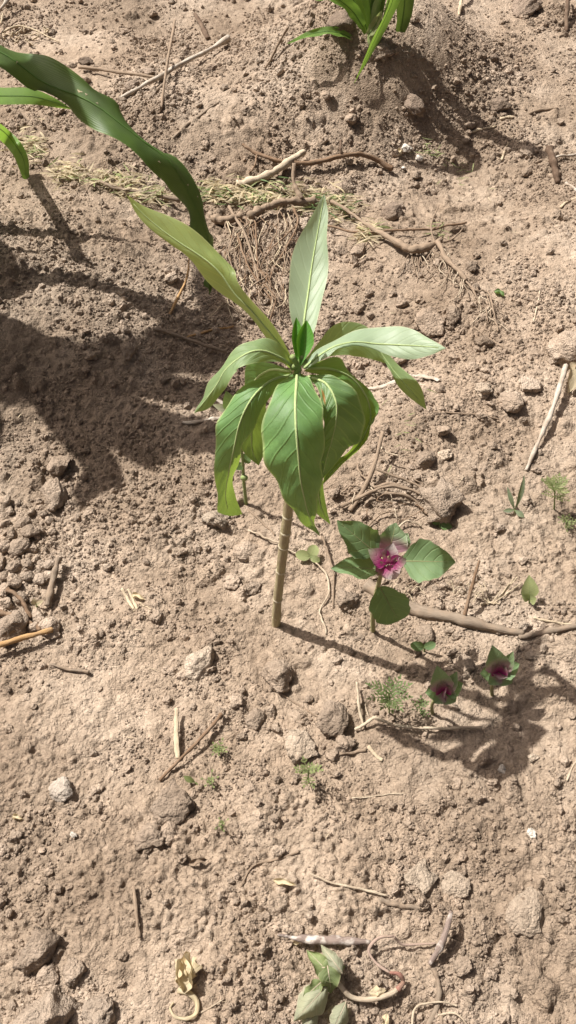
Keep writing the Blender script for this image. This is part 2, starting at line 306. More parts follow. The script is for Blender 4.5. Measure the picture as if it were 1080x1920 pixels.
GREYWOOD = wood_mat('dusty_wood', (0.185, 0.14, 0.10), (0.29, 0.23, 0.175), dust=0.6)
DARKWOOD = wood_mat('dark_wood', (0.085, 0.055, 0.035), (0.15, 0.10, 0.07), dust=0.3)
MOTTLE = wood_mat('mottled_wood', (0.18, 0.135, 0.115), (0.28, 0.215, 0.18), patch=(0.56, 0.50, 0.44), scale=95)
REDROOT = wood_mat('red_root', (0.20, 0.075, 0.055), (0.36, 0.20, 0.155), dust=0.5)
PINKROOT = wood_mat('pink_root', (0.29, 0.20, 0.16), (0.42, 0.32, 0.255), dust=0.6)
PALEROOT = wood_mat('pale_root', (0.40, 0.315, 0.22), (0.60, 0.51, 0.385), dust=0.5)

# ------------------------------------------------------------------ mesh helpers
def crom(P, n):
    """Catmull-Rom through the rows of P, n samples"""
    P = np.asarray(P, float); k = len(P)
    if k == 2:
        t = np.linspace(0, 1, n)[:, None]; return P[0]*(1-t)+P[1]*t
    Q = np.vstack([2*P[0]-P[1], P, 2*P[-1]-P[-2]])
    t = np.linspace(0, k-1, n); i = np.minimum(t.astype(int), k-2); f = (t-i)[:, None]
    p0, p1, p2, p3 = Q[i], Q[i+1], Q[i+2], Q[i+3]
    return 0.5*(2*p1+(p2-p0)*f+(2*p0-5*p1+4*p2-p3)*f*f+(3*p1-p0-3*p2+p3)*f**3)
class MB:
    def __init__(s): s.v = []; s.f = []; s.uv = []; s.n = 0
    def add(s, v, f, uv=None):
        v = np.asarray(v, float)
        s.v.append(v); s.f += [tuple(i+s.n for i in q) for q in f]
        s.uv.append(np.zeros((len(v), 2)) if uv is None else np.asarray(uv, float)); s.n += len(v)
def build(name, mb, material, org=(0, 0, 0), parent=None, smooth=True):
    V = np.vstack(mb.v)-np.asarray(org); UV = np.vstack(mb.uv)
    me = bpy.data.meshes.new(name); me.from_pydata(V.tolist(), [], mb.f)
    ul = me.uv_layers.new(name='uv')
    li = np.empty(len(me.loops), np.int32); me.loops.foreach_get('vertex_index', li)
    ul.data.foreach_set('uv', UV[li].astype(np.float32).ravel())
    if smooth: me.polygons.foreach_set('use_smooth', np.ones(len(me.polygons), bool))
    if isinstance(material, (list, tuple)):
        for q in material: me.materials.append(q)
    else: me.materials.append(material)
    me.update()
    o = bpy.data.objects.new(name, me); COL.objects.link(o)
    if parent is not None: o.parent = parent
    else: o.location = org
    return o
def tag(o, label=None, cat=None, group=None, kind=None):
    if label: o['label'] = label
    if cat: o['category'] = cat
    if group: o['group'] = group
    if kind: o['kind'] = kind
    return o
def thing(name, loc, label, cat, group=None):
    o = bpy.data.objects.new(name, None); COL.objects.link(o); o.location = loc; o.empty_display_size = 0.02
    return tag(o, label, cat, group)
RNG = np.random.default_rng(7)
def tube(mb, pts, r0, r1=None, sides=8, n=None, rough=0.0, radii=None, flatten=1.0, seed=0):
    pts = np.asarray(pts, float); n = n or max(4, 4*len(pts))
    C = crom(pts, n)
    if radii is not None: R = np.interp(np.linspace(0, 1, n), np.linspace(0, 1, len(radii)), radii)
    else: R = np.linspace(r0, r0 if r1 is None else r1, n)
    T = np.gradient(C, axis=0); T /= np.linalg.norm(T, axis=1)[:, None]+1e-9
    ref = np.array([0, 0, 1.0]) if abs(T[:, 2]).mean() < 0.8 else np.array([0, 1.0, 0])
    A = np.cross(T, ref); A /= np.linalg.norm(A, axis=1)[:, None]+1e-9
    B = np.cross(A, T)
    rg = np.random.default_rng(seed+int(abs(pts[0, 0]*1e4))+n)
    kk = np.hanning(9); kk /= np.linalg.norm(kk)
    def sm(m): return np.stack([np.convolve(np.pad(m[:, q], 4, mode='reflect' if n > 5 else 'edge'), kk, 'valid') for q in range(m.shape[1])], 1)
    if rough: R = R*np.clip(1+rough*0.7*sm(rg.standard_normal((n, 1)))[:, 0], .5, 1.6); J = 1+rough*0.7*sm(rg.standard_normal((n, sides)))+rough*0.25*rg.standard_normal((n, sides))
    else: J = np.ones((n, sides))
    V = []; UV = []
    ln = np.concatenate([[0], np.cumsum(np.linalg.norm(np.diff(C, axis=0), axis=1))])
    for i in range(n):
        for k in range(sides):
            a = 2*math.pi*k/sides; q = R[i]*J[i, k]
            V.append(C[i]+A[i]*math.cos(a)*q+B[i]*math.sin(a)*q*flatten); UV.append((k/sides, ln[i]*12))
    Fc = []
    for i in range(n-1):
        for k in range(sides):
            k2 = (k+1) % sides; Fc.append((i*sides+k, i*sides+k2, (i+1)*sides+k2, (i+1)*sides+k))
    V.append(C[0]-T[0]*R[0]*0.3); UV.append((0.5, 0)); V.append(C[-1]+T[-1]*R[-1]*0.4); UV.append((0.5, ln[-1]*12))
    b0 = n*sides
    for k in range(sides):
        k2 = (k+1) % sides; Fc.append((b0, k2, k)); Fc.append((b0+1, (n-1)*sides+k, (n-1)*sides+k2))
    mb.add(V, Fc, UV)
LAST = []
def sheet(mb, L, M, R, nv=40, nu=12, quilt=0.0, nve=11.0, wave=0.0, wk=5.0, ph=0.0, gutter=0.0, teeth=0.0, tk=9, curl=0.0):
    """a leaf blade through a left margin, a midrib and a right margin; returns the midrib line and normals"""
    L, M, R = crom(L, nv), crom(M, nv), crom(R, nv)
    s = np.linspace(-1, 1, nu+1)[None, :, None]
    hw = (R-L)[:, None, :]/2; cv = ((R+L)/2-M)[:, None, :]
    v = np.linspace(0, 1, nv)
    P = M[:, None, :]+s*hw+s*s*cv
    if teeth:
        tt = (np.abs(((v*tk) % 1.0)-0.5)*2)[:, None, None]
        P = P+np.sign(s)*np.abs(s)**6*hw*teeth*(tt-0.4)*(np.sin(np.pi*v)[:, None, None]**0.3)
    dv = np.gradient(P, axis=0); du = np.gradient(P, axis=1)
    Nn = np.cross(du, dv); Nn /= np.linalg.norm(Nn, axis=2)[:, :, None]+1e-9
    ss = s[:, :, 0]; a = np.abs(ss); vv = v[:, None]
    fall = np.clip(np.sin(np.pi*np.clip(vv, 0.0, 1.0)), 0, 1)**0.5
    D = 0
    if quilt: D = D+quilt*np.abs(np.sin(np.pi*(vv*nve-1.6*a**1.25)))*np.sin(np.pi*np.clip(a*1.0, 0, 1))*fall
    if wave: D = D+wave*a**2.2*np.sin(vv*wk*2*np.pi+ph+ss*1.3)*fall
    if gutter: D = D+gutter*a*fall
    if curl: D = D+curl*a**4*fall
    if not isinstance(D, int): P = P+Nn*np.asarray(D)[:, :, None]
    n0 = nu+1
    V = P.reshape(-1, 3); UV = np.stack(np.broadcast_arrays((ss+1)/2, vv), -1).reshape(-1, 2)
    Fc = [(i*n0+k, i*n0+k+1, (i+1)*n0+k+1, (i+1)*n0+k) for i in range(nv-1) for k in range(nu)]
    mb.add(V, Fc, UV); LAST[:] = [P, Nn]
    return P[:, nu//2, :], Nn[:, nu//2, :]
OV = ((0, .05), (.08, .35), (.2, .78), (.35, 1.0), (.55, .88), (.75, .58), (.9, .26), (1, .02))
LANCE = ((0, .08), (.12, .32), (.3, .72), (.5, 1.0), (.7, .84), (.88, .42), (1, .02))
BLADE = ((0, .55), (.1, .75), (.3, 1.0), (.55, .95), (.8, .6), (.93, .28), (1, .02))
ROUND = ((0, .15), (.12, .6), (.3, .95), (.5, 1.0), (.72, .9), (.9, .55), (1, .05))
def pleaf(mb, base, tip, width, up=(0, 0, 1), arch=0.0, prof=OV, gut=0.15, nv=16, nu=6, twist=0.0, **k):
    """a leaf blade from base to tip with a width profile, arched towards up"""
    base = np.asarray(base, float); tip = np.asarray(tip, float); up = np.asarray(up, float)
    t = np.linspace(0, 1, nv)[:, None]
    ln = np.linalg.norm(tip-base)
    C = base*(1-t)+tip*t+up*(arch*ln*4*t*(1-t))
    T = np.gradient(C, axis=0); T /= np.linalg.norm(T, axis=1)[:, None]
    S = np.cross(T, up); S /= np.linalg.norm(S, axis=1)[:, None]+1e-9
    U = np.cross(S, T)
    if twist:
        an = twist*t; S, U = S*np.cos(an)+U*np.sin(an), U*np.cos(an)-S*np.sin(an)
    w = np.interp(t[:, 0], [q[0] for q in prof], [q[1] for q in prof])[:, None]*width/2
    return sheet(mb, C-S*w+U*w*gut, C, C+S*w+U*w*gut, nv=nv, nu=nu, **k)

# ------------------------------------------------------------------ the ground sheet itself
ny, nx = Z.shape
idx = np.arange(ny*nx).reshape(ny, nx)
quads = np.stack([idx[:-1, :-1], idx[:-1, 1:], idx[1:, 1:], idx[1:, :-1]], -1).reshape(-1, 4)
me = bpy.data.meshes.new('soil_ground')
me.vertices.add(ny*nx); me.vertices.foreach_set('co', np.stack([GX, GY, Z], -1).astype(np.float32).ravel())
me.loops.add(quads.size); me.loops.foreach_set('vertex_index', quads.astype(np.int32).ravel())
me.polygons.add(len(quads)); me.polygons.foreach_set('loop_start', np.arange(0, quads.size, 4, dtype=np.int32))
me.polygons.foreach_set('use_smooth', np.ones(len(quads), bool))
me.update(calc_edges=True)
tv = 1.0+0.20*t1*(d1 > 0.002)+0.26*t2*(d2 > 0.0015)+0.30*t3*(d3 > 0.001)+0.2*t4
tv = tv*(1+0.10*(0.5-mask)+0.25*np.clip(fbm(GX*3.1+5, GY*3.1, 91, 3), -0.5, 0.5))
ca = me.color_attributes.new('tint', 'FLOAT_COLOR', 'POINT')
cc = np.stack([tv, tv*0.995, tv*0.985, np.ones_like(tv)], -1).astype(np.float32); ca.data.foreach_set('color', cc.ravel())
me.materials.append(SOIL)
ground = bpy.data.objects.new('ground', me); COL.objects.link(ground)
tag(ground, 'dry brown crumbly soil of a tilled field', 'ground', kind='structure')
# ------------------------------------------------------------------ the seedling in the middle
BASE = G(517, 1172); Y0 = BASE[1]+0.012
sd = thing('tree_seedling', BASE, 'tall green seedling with a whorl of long drooping leaves on one bare stem', 'seedling')
CR = PY(557, 688, Y0)
mb = MB()
sp_ = [BASE-np.array([0, 0, 0.012]), PY(521, 1120, BASE[1]+0.002), PY(531, 1030, BASE[1]+0.005), PY(540, 955, BASE[1]+0.008), PY(549, 800, Y0), CR]
mm = m_per_px(BASE)
tube(mb, sp_, 0, sides=14, n=60, radii=[9.2*mm, 8.2*mm, 8.3*mm, 7.7*mm, 8.0*mm, 7.0*mm, 6.6*mm, 6.3*mm], rough=0.06)
stem = build('stem', mb, STEM, BASE, sd)
SPL = crom(sp_, 100)
for f in (0.10, 0.20, 0.315, 0.42, 0.5, 0.58):
    c = SPL[int(f*99)]; c2 = SPL[int(f*99)+1]; t = (c2-c)/np.linalg.norm(c2-c)
    mb = MB(); tl = np.array([0.35*math.sin(f*50), 0.2*math.cos(f*70), 0])
    ring = [c-t*0.0011+tl*0.0, c+t*0.0011]
    tube(mb, ring, 9.3*mm, 8.7*mm, sides=14, n=4, rough=0.03)
    build('leaf_scar', mb, SCAR, BASE, stem)
def c5(x, y): return (340+x/2.077, 580+y/2.077)
def c3(x, y): return (220+x/2.7, 340+y/2.7)
def c4(x, y): return (540+x/2.7, 340+y/2.7)
def cp(x, y): return (x, y)
def traced(parent, org, rows, conv, material, label=None, rib=0.0009, ribmat=None, name='leaf', **k):
    """rows: (Lx,Ly, Mx,My, Rx,Ry, Ydepth of the midrib, dY left margin, dY right margin), base to tip"""
    L = []; M = []; R = []
    for r in rows:
        y = Y0+r[6]*1.35
        M.append(PY(*conv(r[2], r[3]), y)); L.append(PY(*conv(r[0], r[1]), y+r[7])); R.append(PY(*conv(r[4], r[5]), y+r[8]))
    mb = MB(); c, nn = sheet(mb, L, M, R, nv=56, nu=16, **k)
    lf = build(name, mb, material, org, parent)
    if label: lf['label'] = label
    if rib:
        mb = MB(); n = len(c); i = np.linspace(0, int(n*0.94), 20).astype(int)
        tube(mb, c[i]+nn[i]*0.0002, rib*1.5, rib*0.3, sides=6, n=30)
        build('midrib', mb, ribmat or RIB, org, lf)
    return lf
# leaf standing upright behind the bud
traced(sd, BASE, [
 (915, 935, 925, 935, 938, 935, .004, 0, 0), (897, 800, 935, 810, 977, 805, .018, -.003, -.003), (880, 690, 948, 690, 1015, 695, .032, -.005, -.004),
 (868, 560, 967, 560, 1049, 560, .050, -.006, -.004), (872, 440, 983, 440, 1065, 430, .066, -.006, -.003), (905, 320, 1003, 320, 1066, 300, .080, -.005, -.002),
 (965, 200, 1025, 200, 1064, 190, .093, -.004, -.002), (1015, 120, 1038, 122, 1060, 115, .101, -.002, 0), (1047, 64, 1048, 62, 1049, 64, .106, 0, 0)],
 c3, LEAFSHEEN, 'sheen-pale grey-green upright leaf with a white midrib', quilt=0.0007, wave=0.0012, wk=3.2)
# long narrow leaf rising to the upper left, half twisted
traced(sd, BASE, [
 (880, 930, 893, 938, 905, 932, .0, 0, 0), (800, 835, 825, 828, 852, 842, .004, .004, -.003), (722, 745, 745, 730, 768, 712, .010, .008, -.006),
 (642, 672, 668, 640, 692, 602, .016, .010, -.006), (560, 592, 588, 560, 613, 500, .022, .010, -.002), (470, 502, 518, 460, 577, 420, .028, .006, .004),
 (380, 409, 424, 380, 482, 327, .034, .002, .008), (275, 336, 312, 308, 372, 240, .040, 0, .010), (180, 250, 210, 233, 262, 177, .046, -.001, .008),
 (100, 156, 115, 150, 137, 123, .052, 0, .004), (45, 68, 46, 69, 47, 68, .056, 0, 0)],
 c3, LEAFYEL, 'long yellow-green leaf rising to the upper left', quilt=0.0006, wave=0.0028, wk=2.6, ph=1.0)
# right-hand leaf behind, arching over and drooping
traced(sd, BASE, [
 (571, 677, 575, 684, 580, 691, .006, 0, 0), (595, 645, 604, 656, 615, 669, .018, .004, -.004), (622, 613, 638, 640, 650, 666, .030, .008, -.008),
 (650, 603, 668, 640, 668, 669, .034, .010, -.008), (690, 613, 700, 646, 697, 673, .034, .010, -.006), (716, 648, 718, 667, 722, 683, .030, .008, -.004),
 (748, 685, 738, 695, 731, 697, .022, .004, -.002), (787, 722, 768, 730, 755, 735, .012, .002, 0), (800, 768, 800, 768, 799, 768, .004, 0, 0)],
 cp, LEAFSOFT, quilt=0.0008, wave=0.0012, wk=4)
# right-hand leaf, held out level
traced(sd, BASE, [
 (70, 937, 80, 947, 95, 948, .0, 0, 0), (130, 870, 150, 890, 190, 893, .006, .006, -.004), (215, 812, 237, 838, 252, 848, .012, .012, -.004),
 (320, 765, 340, 815, 335, 832, .016, .016, -.002), (430, 740, 440, 823, 448, 857, .016, .018, -.006), (540, 733, 540, 828, 540, 890, .013, .018, -.010),
 (632, 750, 632, 832, 632, 901, .008, .014, -.010), (717, 795, 715, 838, 722, 880, .003, .008, -.006), (799, 845, 799, 845, 798, 846, -.002, 0, 0)],
 c4, LEAFSHEEN, 'sheen-pale leaf held out level to the right', quilt=0.0007, wave=0.0010, wk=3.5)
# left leaf arching over
traced(sd, BASE, [
 (442, 215, 438, 226, 432, 238, -.002, 0, 0), (400, 150, 390, 190, 385, 207, -.006, .008, -.004), (325, 113, 310, 160, 300, 207, -.010, .014, -.010),
 (250, 130, 240, 180, 225, 228, -.014, .014, -.010), (172, 198, 172, 235, 205, 252, -.018, .012, -.008), (115, 278, 140, 290, 167, 316, -.022, .008, -.004),
 (80, 345, 95, 352, 112, 380, -.026, .004, -.002), (50, 406, 50, 406, 51, 405, -.030, 0, 0)],
 c5, LEAFSOFT, quilt=0.0009, wave=0.0015, wk=4)
# leaf behind at the left, hanging
traced(sd, BASE, [
 (420, 235, 426, 241, 432, 248, .002, 0, 0), (330, 205, 342, 237, 372, 272, .012, .006, -.002), (258, 217, 278, 290, 332, 332, .020, .006, 0),
 (240, 330, 272, 380, 330, 420, .022, .002, 0), (220, 450, 272, 460, 328, 490, .018, 0, 0), (234, 545, 276, 550, 317, 570, .014, 0, 0), (300, 608, 301, 609, 302, 608, .010, 0, 0)],
 c5, LEAF, quilt=0.0012, wave=0.0015, wk=3)
# leaf behind at the right, its yellowed edge turned under
traced(sd, BASE, [
 (478, 240, 490, 230, 510, 217, .004, 0, 0), (560, 262, 580, 232, 602, 185, .012, -.006, .010), (640, 290, 664, 268, 655, 236, .014, -.010, .010),
 (690, 370, 722, 345, 735, 322, .010, -.012, .008), (700, 450, 738, 422, 765, 375, .004, -.010, .006), (690, 500, 716, 482, 747, 440, -.004, -.006, .004),
 (640, 560, 672, 556, 717, 508, -.010, -.002, .002), (570, 612, 592, 622, 642, 592, -.016, 0, 0), (548, 682, 549, 683, 550, 682, -.020, 0, 0)],
 c5, LEAF, 'leaf at the right with a yellowed curled edge', quilt=0.0012, wave=0.0016, wk=4)
# dark scorched leaf at the right front
traced(sd, BASE, [
 (486, 262, 494, 262, 500, 254, -.004, 0, 0), (530, 305, 562, 288, 602, 262, -.014, -.002, .006), (546, 370, 601, 356, 682, 325, -.026, -.004, .010),
 (554, 450, 603, 430, 713, 425, -.034, -.004, .012), (550, 530, 585, 515, 700, 505, -.038, -.002, .010), (546, 600, 566, 580, 640, 553, -.040, 0, .006), (546, 660, 548, 662, 552, 658, -.040, 0, 0)],
 c5, LEAFSPOT, 'dark crinkled leaf with a scorched brown patch', quilt=0.0024, nve=9, wave=0.0014, wk=5)
# narrow leaf hanging behind the front leaf
traced(sd, BASE, [
 (452, 250, 458, 250, 464, 250, -.006, 0, 0), (470, 350, 500, 350, 528, 350, -.012, 0, 0), (478, 550, 520, 550, 546, 550, -.026, .004, .002),
 (492, 690, 530, 690, 553, 690, -.032, .004, .002), (520, 785, 545, 775, 566, 775, -.034, .002, 0), (580, 838, 580, 839, 581, 838, -.034, 0, 0)],
 c5, LEAF, quilt=0.0008)
# broad leaf hanging at the lower left
traced(sd, BASE, [
 (418, 246, 426, 256, 428, 266, -.004, 0, 0), (330, 258, 346, 279, 368, 312, -.018, .006, -.004), (215, 325, 275, 346, 312, 402, -.034, .010, -.004),
 (150, 420, 228, 440, 266, 487, -.044, .010, .0), (132, 500, 205, 540, 232, 555, -.050, .008, .006), (130, 620, 186, 628, 208, 640, -.050, .004, .008),
 (140, 730, 172, 725, 206, 715, -.048, .0, .006), (140, 788, 187, 804, 238, 797, -.046, 0, .002)],
 c5, LEAFMID, 'broad leaf hanging at the lower left with a bent blunt tip', quilt=0.0013, wave=0.0016, wk=4)
# front leaf hanging towards the viewer
traced(sd, BASE, [
 (436, 250, 450, 250, 470, 250, -.004, 0, 0), (392, 280, 449, 285, 505, 278, -.018, .004, .004), (345, 350, 444, 360, 543, 362, -.038, .008, .008),
 (313, 480, 447, 470, 557, 450, -.056, .010, .010), (322, 580, 456, 575, 549, 580, -.066, .010, .010), (372, 680, 464, 665, 546, 662, -.072, .010, .006),
 (420, 765, 480, 740, 530, 760, -.074, .006, .008), (470, 830, 496, 800, 520, 822, -.072, .002, .004), (537, 882, 538, 884, 539, 882, -.068, 0, 0)],
 c5, LEAFMID, 'broad front leaf hanging down over the stem', rib=0.0011, quilt=0.0022, nve=11, wave=0.0017, wk=5.5, ph=0.5)
# bud leaves at the top
for b0, t0, w, dy in (((912, 920), (906, 688), 0.011, -.006), ((926, 930), (958, 703), 0.016, -.010), ((918, 925), (925, 742), 0.009, .0)):
    mb = MB(); pleaf(mb, PY(*c3(*b0), Y0+dy), PY(*c3(*t0), Y0+dy+0.03), w, up=(0.2, -0.8, 0.55), prof=LANCE, gut=0.75, nv=20, nu=8)
    build('bud_leaf', mb, BUD, BASE, sd)
# leaf stalks meeting at the crown
for (a, b) in (((556, 700), (566, 668)), ((545, 690), (575, 676)), ((548, 668), (562, 694))):
    mb = MB(); tube(mb, [PY(*a, Y0-0.006), PY(*b, Y0-0.004)], 0.0026, 0.0022, sides=8, n=6); build('leaf_stalk', mb, GREENSTEM, BASE, sd)

# ------------------------------------------------------------------ maize standing outside the left edge, its leaves reaching in
def maize_leaf(parent, org, stalk_xy, z, az, length, rise, reach, width, material=None, drop=0.5, seed=0):
    """an arching maize blade: leaves the stalk upwards, bends over and hangs"""
    a = math.radians(az); d = np.array([math.cos(a), math.sin(a), 0])
    b = np.array([stalk_xy[0], stalk_xy[1], z])
    pts = [b, b+d*reach*0.25+np.array([0, 0, rise*0.7]), b+d*reach*0.55+np.array([0, 0, rise]), b+d*reach*0.82+np.array([0, 0, rise*(1-drop*0.8)]), b+d*reach+np.array([0, 0, rise*(1-drop*2.0)])]
    C = crom(pts, 9); s = np.array([-d[1], d[0], 0]); t = np.linspace(0, 1, 9)
    w = np.interp(t, [q[0] for q in BLADE], [q[1] for q in BLADE])[:, None]*width/2
    rr = np.random.default_rng(seed); tw = np.cumsum(rr.normal(0, 0.18, 9))[:, None]
    S = s*np.cos(tw)+np.array([0, 0, 1])*np.sin(tw)
    mb = MB(); c, nn = sheet(mb, C-S*w+np.array([0, 0, .12])*w, C, C+S*w+np.array([0, 0, .12])*w, nv=40, nu=8, wave=0.008, wk=3.5, ph=seed)
    lf = build('leaf', mb, material or MAIZE, org, parent)
    mb = MB(); i = np.linspace(0, 37, 14).astype(int); tube(mb, c[i], 0.0030, 0.0006, sides=6, n=20); build('midrib', mb, RIBM, org, lf)
    return lf
def maize_stalk(parent, org, x, y, z1, r):
    z0 = gz(x, y)
    mb = MB(); tube(mb, [(x, y, z0-0.02), (x+0.004, y, z0+z1*0.4), (x, y+0.006, z0+z1)], r, r*0.45, sides=10, n=24, rough=0.02)
    return build('stalk', mb, GREENSTEM, org, parent)
MX, MYY = -0.72, 1.20
mo = np.array([MX, MYY, gz(MX, MYY)])
mz = thing('maize_plant', mo, 'maize plant at the left edge with a long dark leaf drooping in', 'maize')
maize_stalk(mz, mo, MX, MYY, 0.72, 0.013)
def mtr(rows, conv, material, rib=0.0013, **k):
    L = []; M = []; R = []
    for r in rows:
        M.append(PY(*conv(r[2], r[3]), r[6])); L.append(PY(*conv(r[0], r[1]), r[6]+r[7])); R.append(PY(*conv(r[4], r[5]), r[6]+r[8]))
    st = np.array([MX, MYY, M[0][2]-0.05])
    L.insert(0, st+np.array([0, -.02, 0])); M.insert(0, st+np.array([0, 0, -.01])); R.insert(0, st+np.array([0, .02, 0]))
    mb = MB(); c, nn = sheet(mb, L, M, R, nv=80, nu=14, **k)
    PN = list(LAST); lf = build('leaf', mb, material, mo, mz)
    mb = MB(); n = len(c); i = np.linspace(0, int(n*0.95), 24).astype(int); tube(mb, c[i], rib, rib*0.2, sides=6, n=40)
    build('midrib', mb, RIBM, mo, lf)
    lf_grid[lf.name] = PN
    return lf
lf_grid = {}
c2_ = lambda x, y: (x/2.0, y/2.0)
tipg = G(392, 556)
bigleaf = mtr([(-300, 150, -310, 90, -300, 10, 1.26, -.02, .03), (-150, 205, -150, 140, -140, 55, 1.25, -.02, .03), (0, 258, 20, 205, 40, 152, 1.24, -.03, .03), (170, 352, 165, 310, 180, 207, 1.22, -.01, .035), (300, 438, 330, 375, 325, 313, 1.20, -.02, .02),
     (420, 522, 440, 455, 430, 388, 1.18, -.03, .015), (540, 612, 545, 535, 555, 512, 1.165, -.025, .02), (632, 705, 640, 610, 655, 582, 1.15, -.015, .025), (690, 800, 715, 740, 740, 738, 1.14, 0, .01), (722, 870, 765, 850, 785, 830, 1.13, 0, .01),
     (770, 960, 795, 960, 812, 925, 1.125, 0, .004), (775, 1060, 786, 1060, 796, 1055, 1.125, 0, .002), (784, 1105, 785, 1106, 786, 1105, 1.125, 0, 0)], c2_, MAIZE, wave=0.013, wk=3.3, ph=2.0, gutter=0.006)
PB, NB = lf_grid[bigleaf.name]
for (x, y, w, h) in ((153, 172, 15, 6), (161, 175, 7, 5), (184, 193, 7, 4), (300, 305, 8, 3), (352, 345, 5, 6), (370, 372, 5, 8), (35, 120, 4, 8)):       # pale chewed patches on the blade
    c, s_ = math.cos(PITCH), math.sin(PITCH); q = PB-CAMP; dp = q[..., 1]*c-q[..., 2]*s_; sx = W/2+F*q[..., 0]/dp; sy = H/2-F*(q[..., 1]*s_+q[..., 2]*c)/dp
    k = np.unravel_index(np.argmin((sx-x)**2+(sy-y)**2), sx.shape); p = PB[k]; nv_ = NB[k]; nv_ = nv_*np.sign(nv_@(CAMP-p)); m1 = m_per_px(p)
    t1_ = PB[min(k[0]+1, 79), k[1]]-PB[k[0]-1, k[1]]; t1_ /= np.linalg.norm(t1_); t2_ = np.cross(nv_, t1_); ph_ = x*.7; V = [p+nv_*.0008]
    for a in np.linspace(0, 2*math.pi, 9)[:-1]: V.append(p+nv_*.0005+(t1_*math.cos(a)*w*.5+t2_*math.sin(a)*h*.5)*m1*(.7+.4*math.sin(a*3+ph_)))
    mb = MB(); mb.add(V, [(0, i, i % 8+1) for i in range(1, 9)]); build('chewed_patch', mb, DRYLEAF, mo, bigleaf)
bigleaf['label'] = 'long dark green leaf drooping to the soil'
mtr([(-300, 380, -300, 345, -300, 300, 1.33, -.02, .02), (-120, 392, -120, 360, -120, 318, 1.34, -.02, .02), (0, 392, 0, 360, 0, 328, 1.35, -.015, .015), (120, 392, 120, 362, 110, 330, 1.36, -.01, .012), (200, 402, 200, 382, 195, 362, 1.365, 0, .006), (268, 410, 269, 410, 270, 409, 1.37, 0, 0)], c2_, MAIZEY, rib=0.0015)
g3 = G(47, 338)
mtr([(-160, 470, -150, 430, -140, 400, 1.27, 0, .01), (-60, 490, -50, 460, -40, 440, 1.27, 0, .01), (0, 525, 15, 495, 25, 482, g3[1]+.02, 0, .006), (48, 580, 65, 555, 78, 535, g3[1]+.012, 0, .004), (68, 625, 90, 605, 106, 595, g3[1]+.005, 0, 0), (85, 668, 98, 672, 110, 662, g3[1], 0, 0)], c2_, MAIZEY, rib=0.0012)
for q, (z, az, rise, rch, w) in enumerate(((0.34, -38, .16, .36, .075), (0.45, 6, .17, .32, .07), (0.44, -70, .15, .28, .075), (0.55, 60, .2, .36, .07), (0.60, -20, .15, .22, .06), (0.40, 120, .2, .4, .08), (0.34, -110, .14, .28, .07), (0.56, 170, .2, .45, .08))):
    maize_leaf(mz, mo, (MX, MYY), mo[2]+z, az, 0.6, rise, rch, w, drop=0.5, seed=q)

# ------------------------------------------------------------------ young maize on the hummock at the top
tb = G(700, 78); ty = tb[1]
tm = thing('young_maize', tb, 'clump of young maize on the hummock at the top of the picture', 'maize')
mb = MB(); tube(mb, [tb-np.array([0, 0, .01]), tb+np.array([0.0, 0.01, 0.05]), tb+np.array([0.01, 0.02, 0.10])], 0.012, 0.008, sides=10, n=12); build('stalk', mb, GREENSTEM, tb, tm)
def blade(parent, org, pts, wpx, material, prof=BLADE, up=(0, -0.6, 0.8), name='leaf', rib=0.001, wave=0.002, gut=0.3):
    P = np.array([PY(*p[:2], p[2]) for p in pts]); C = crom(P, 24); T = np.gradient(C, axis=0); T /= np.linalg.norm(T, axis=1)[:, None]
    S = np.cross(T, np.asarray(up, float)); S /= np.linalg.norm(S, axis=1)[:, None]+1e-9; U = np.cross(S, T)
    t = np.linspace(0, 1, 24); w = np.interp(t, [q[0] for q in prof], [q[1] for q in prof])[:, None]*wpx*m_per_px(P[0])/2
    mb = MB(); c, nn = sheet(mb, C-S*w+U*w*gut, C, C+S*w+U*w*gut, nv=36, nu=8, wave=wave, wk=3)
    lf = build(name, mb, material, org, parent)
    mb = MB(); i = np.linspace(0, 33, 12).astype(int); tube(mb, c[i], rib, rib*.3, sides=5, n=18); build('midrib', mb, RIBM, org, lf)
    return lf
blade(tm, tb, [(712, 60, ty), (735, -30, ty-.02), (748, -45, ty-.04), (735, 5, ty-.06), (705, 70, ty-.09), (664, 156, ty-.12)], 34, MAIZEY, up=(0.8, -0.5, 0.3))
blade(tm, tb, [(690, 60, ty), (672, 15, ty+.01), (640, -25, ty+.02), (600, -40, ty+.02)], 34, MAIZEY)
blade(tm, tb, [(680, 50, ty-.01), (660, 20, ty-.01), (625, -5, ty-.02), (590, 0, ty-.03)], 26, MAIZEY)
blade(tm, tb, [(700, 60, ty), (690, -20, ty+.01), (680, -90, ty+.02), (650, -130, ty)], 30, MAIZE)
blade(tm, tb, [(750, 60, ty+.01), (757, 20, ty+.02), (765, -60, ty+.03), (790, -120, ty+.02), (840, -100, ty)], 34, MAIZE, up=(0.3, -0.9, 0.3))
blade(tm, tb, [(700, 70, ty), (720, -60, ty+.02), (770, -150, ty+.02), (850, -150, ty-.03), (900, -60, ty-.06)], 34, MAIZE)
blade(tm, tb, [(660, 72, ty), (630, 60, ty-.01), (590, 62, ty-.02), (537, 82, ty-.03)], 17, MAIZEY, up=(0, -0.5, 0.85))
blade(tm, tb, [(690, 66, ty-.01), (705, 45, ty-.01), (716, 20, ty-.02)], 18, FUZZY)
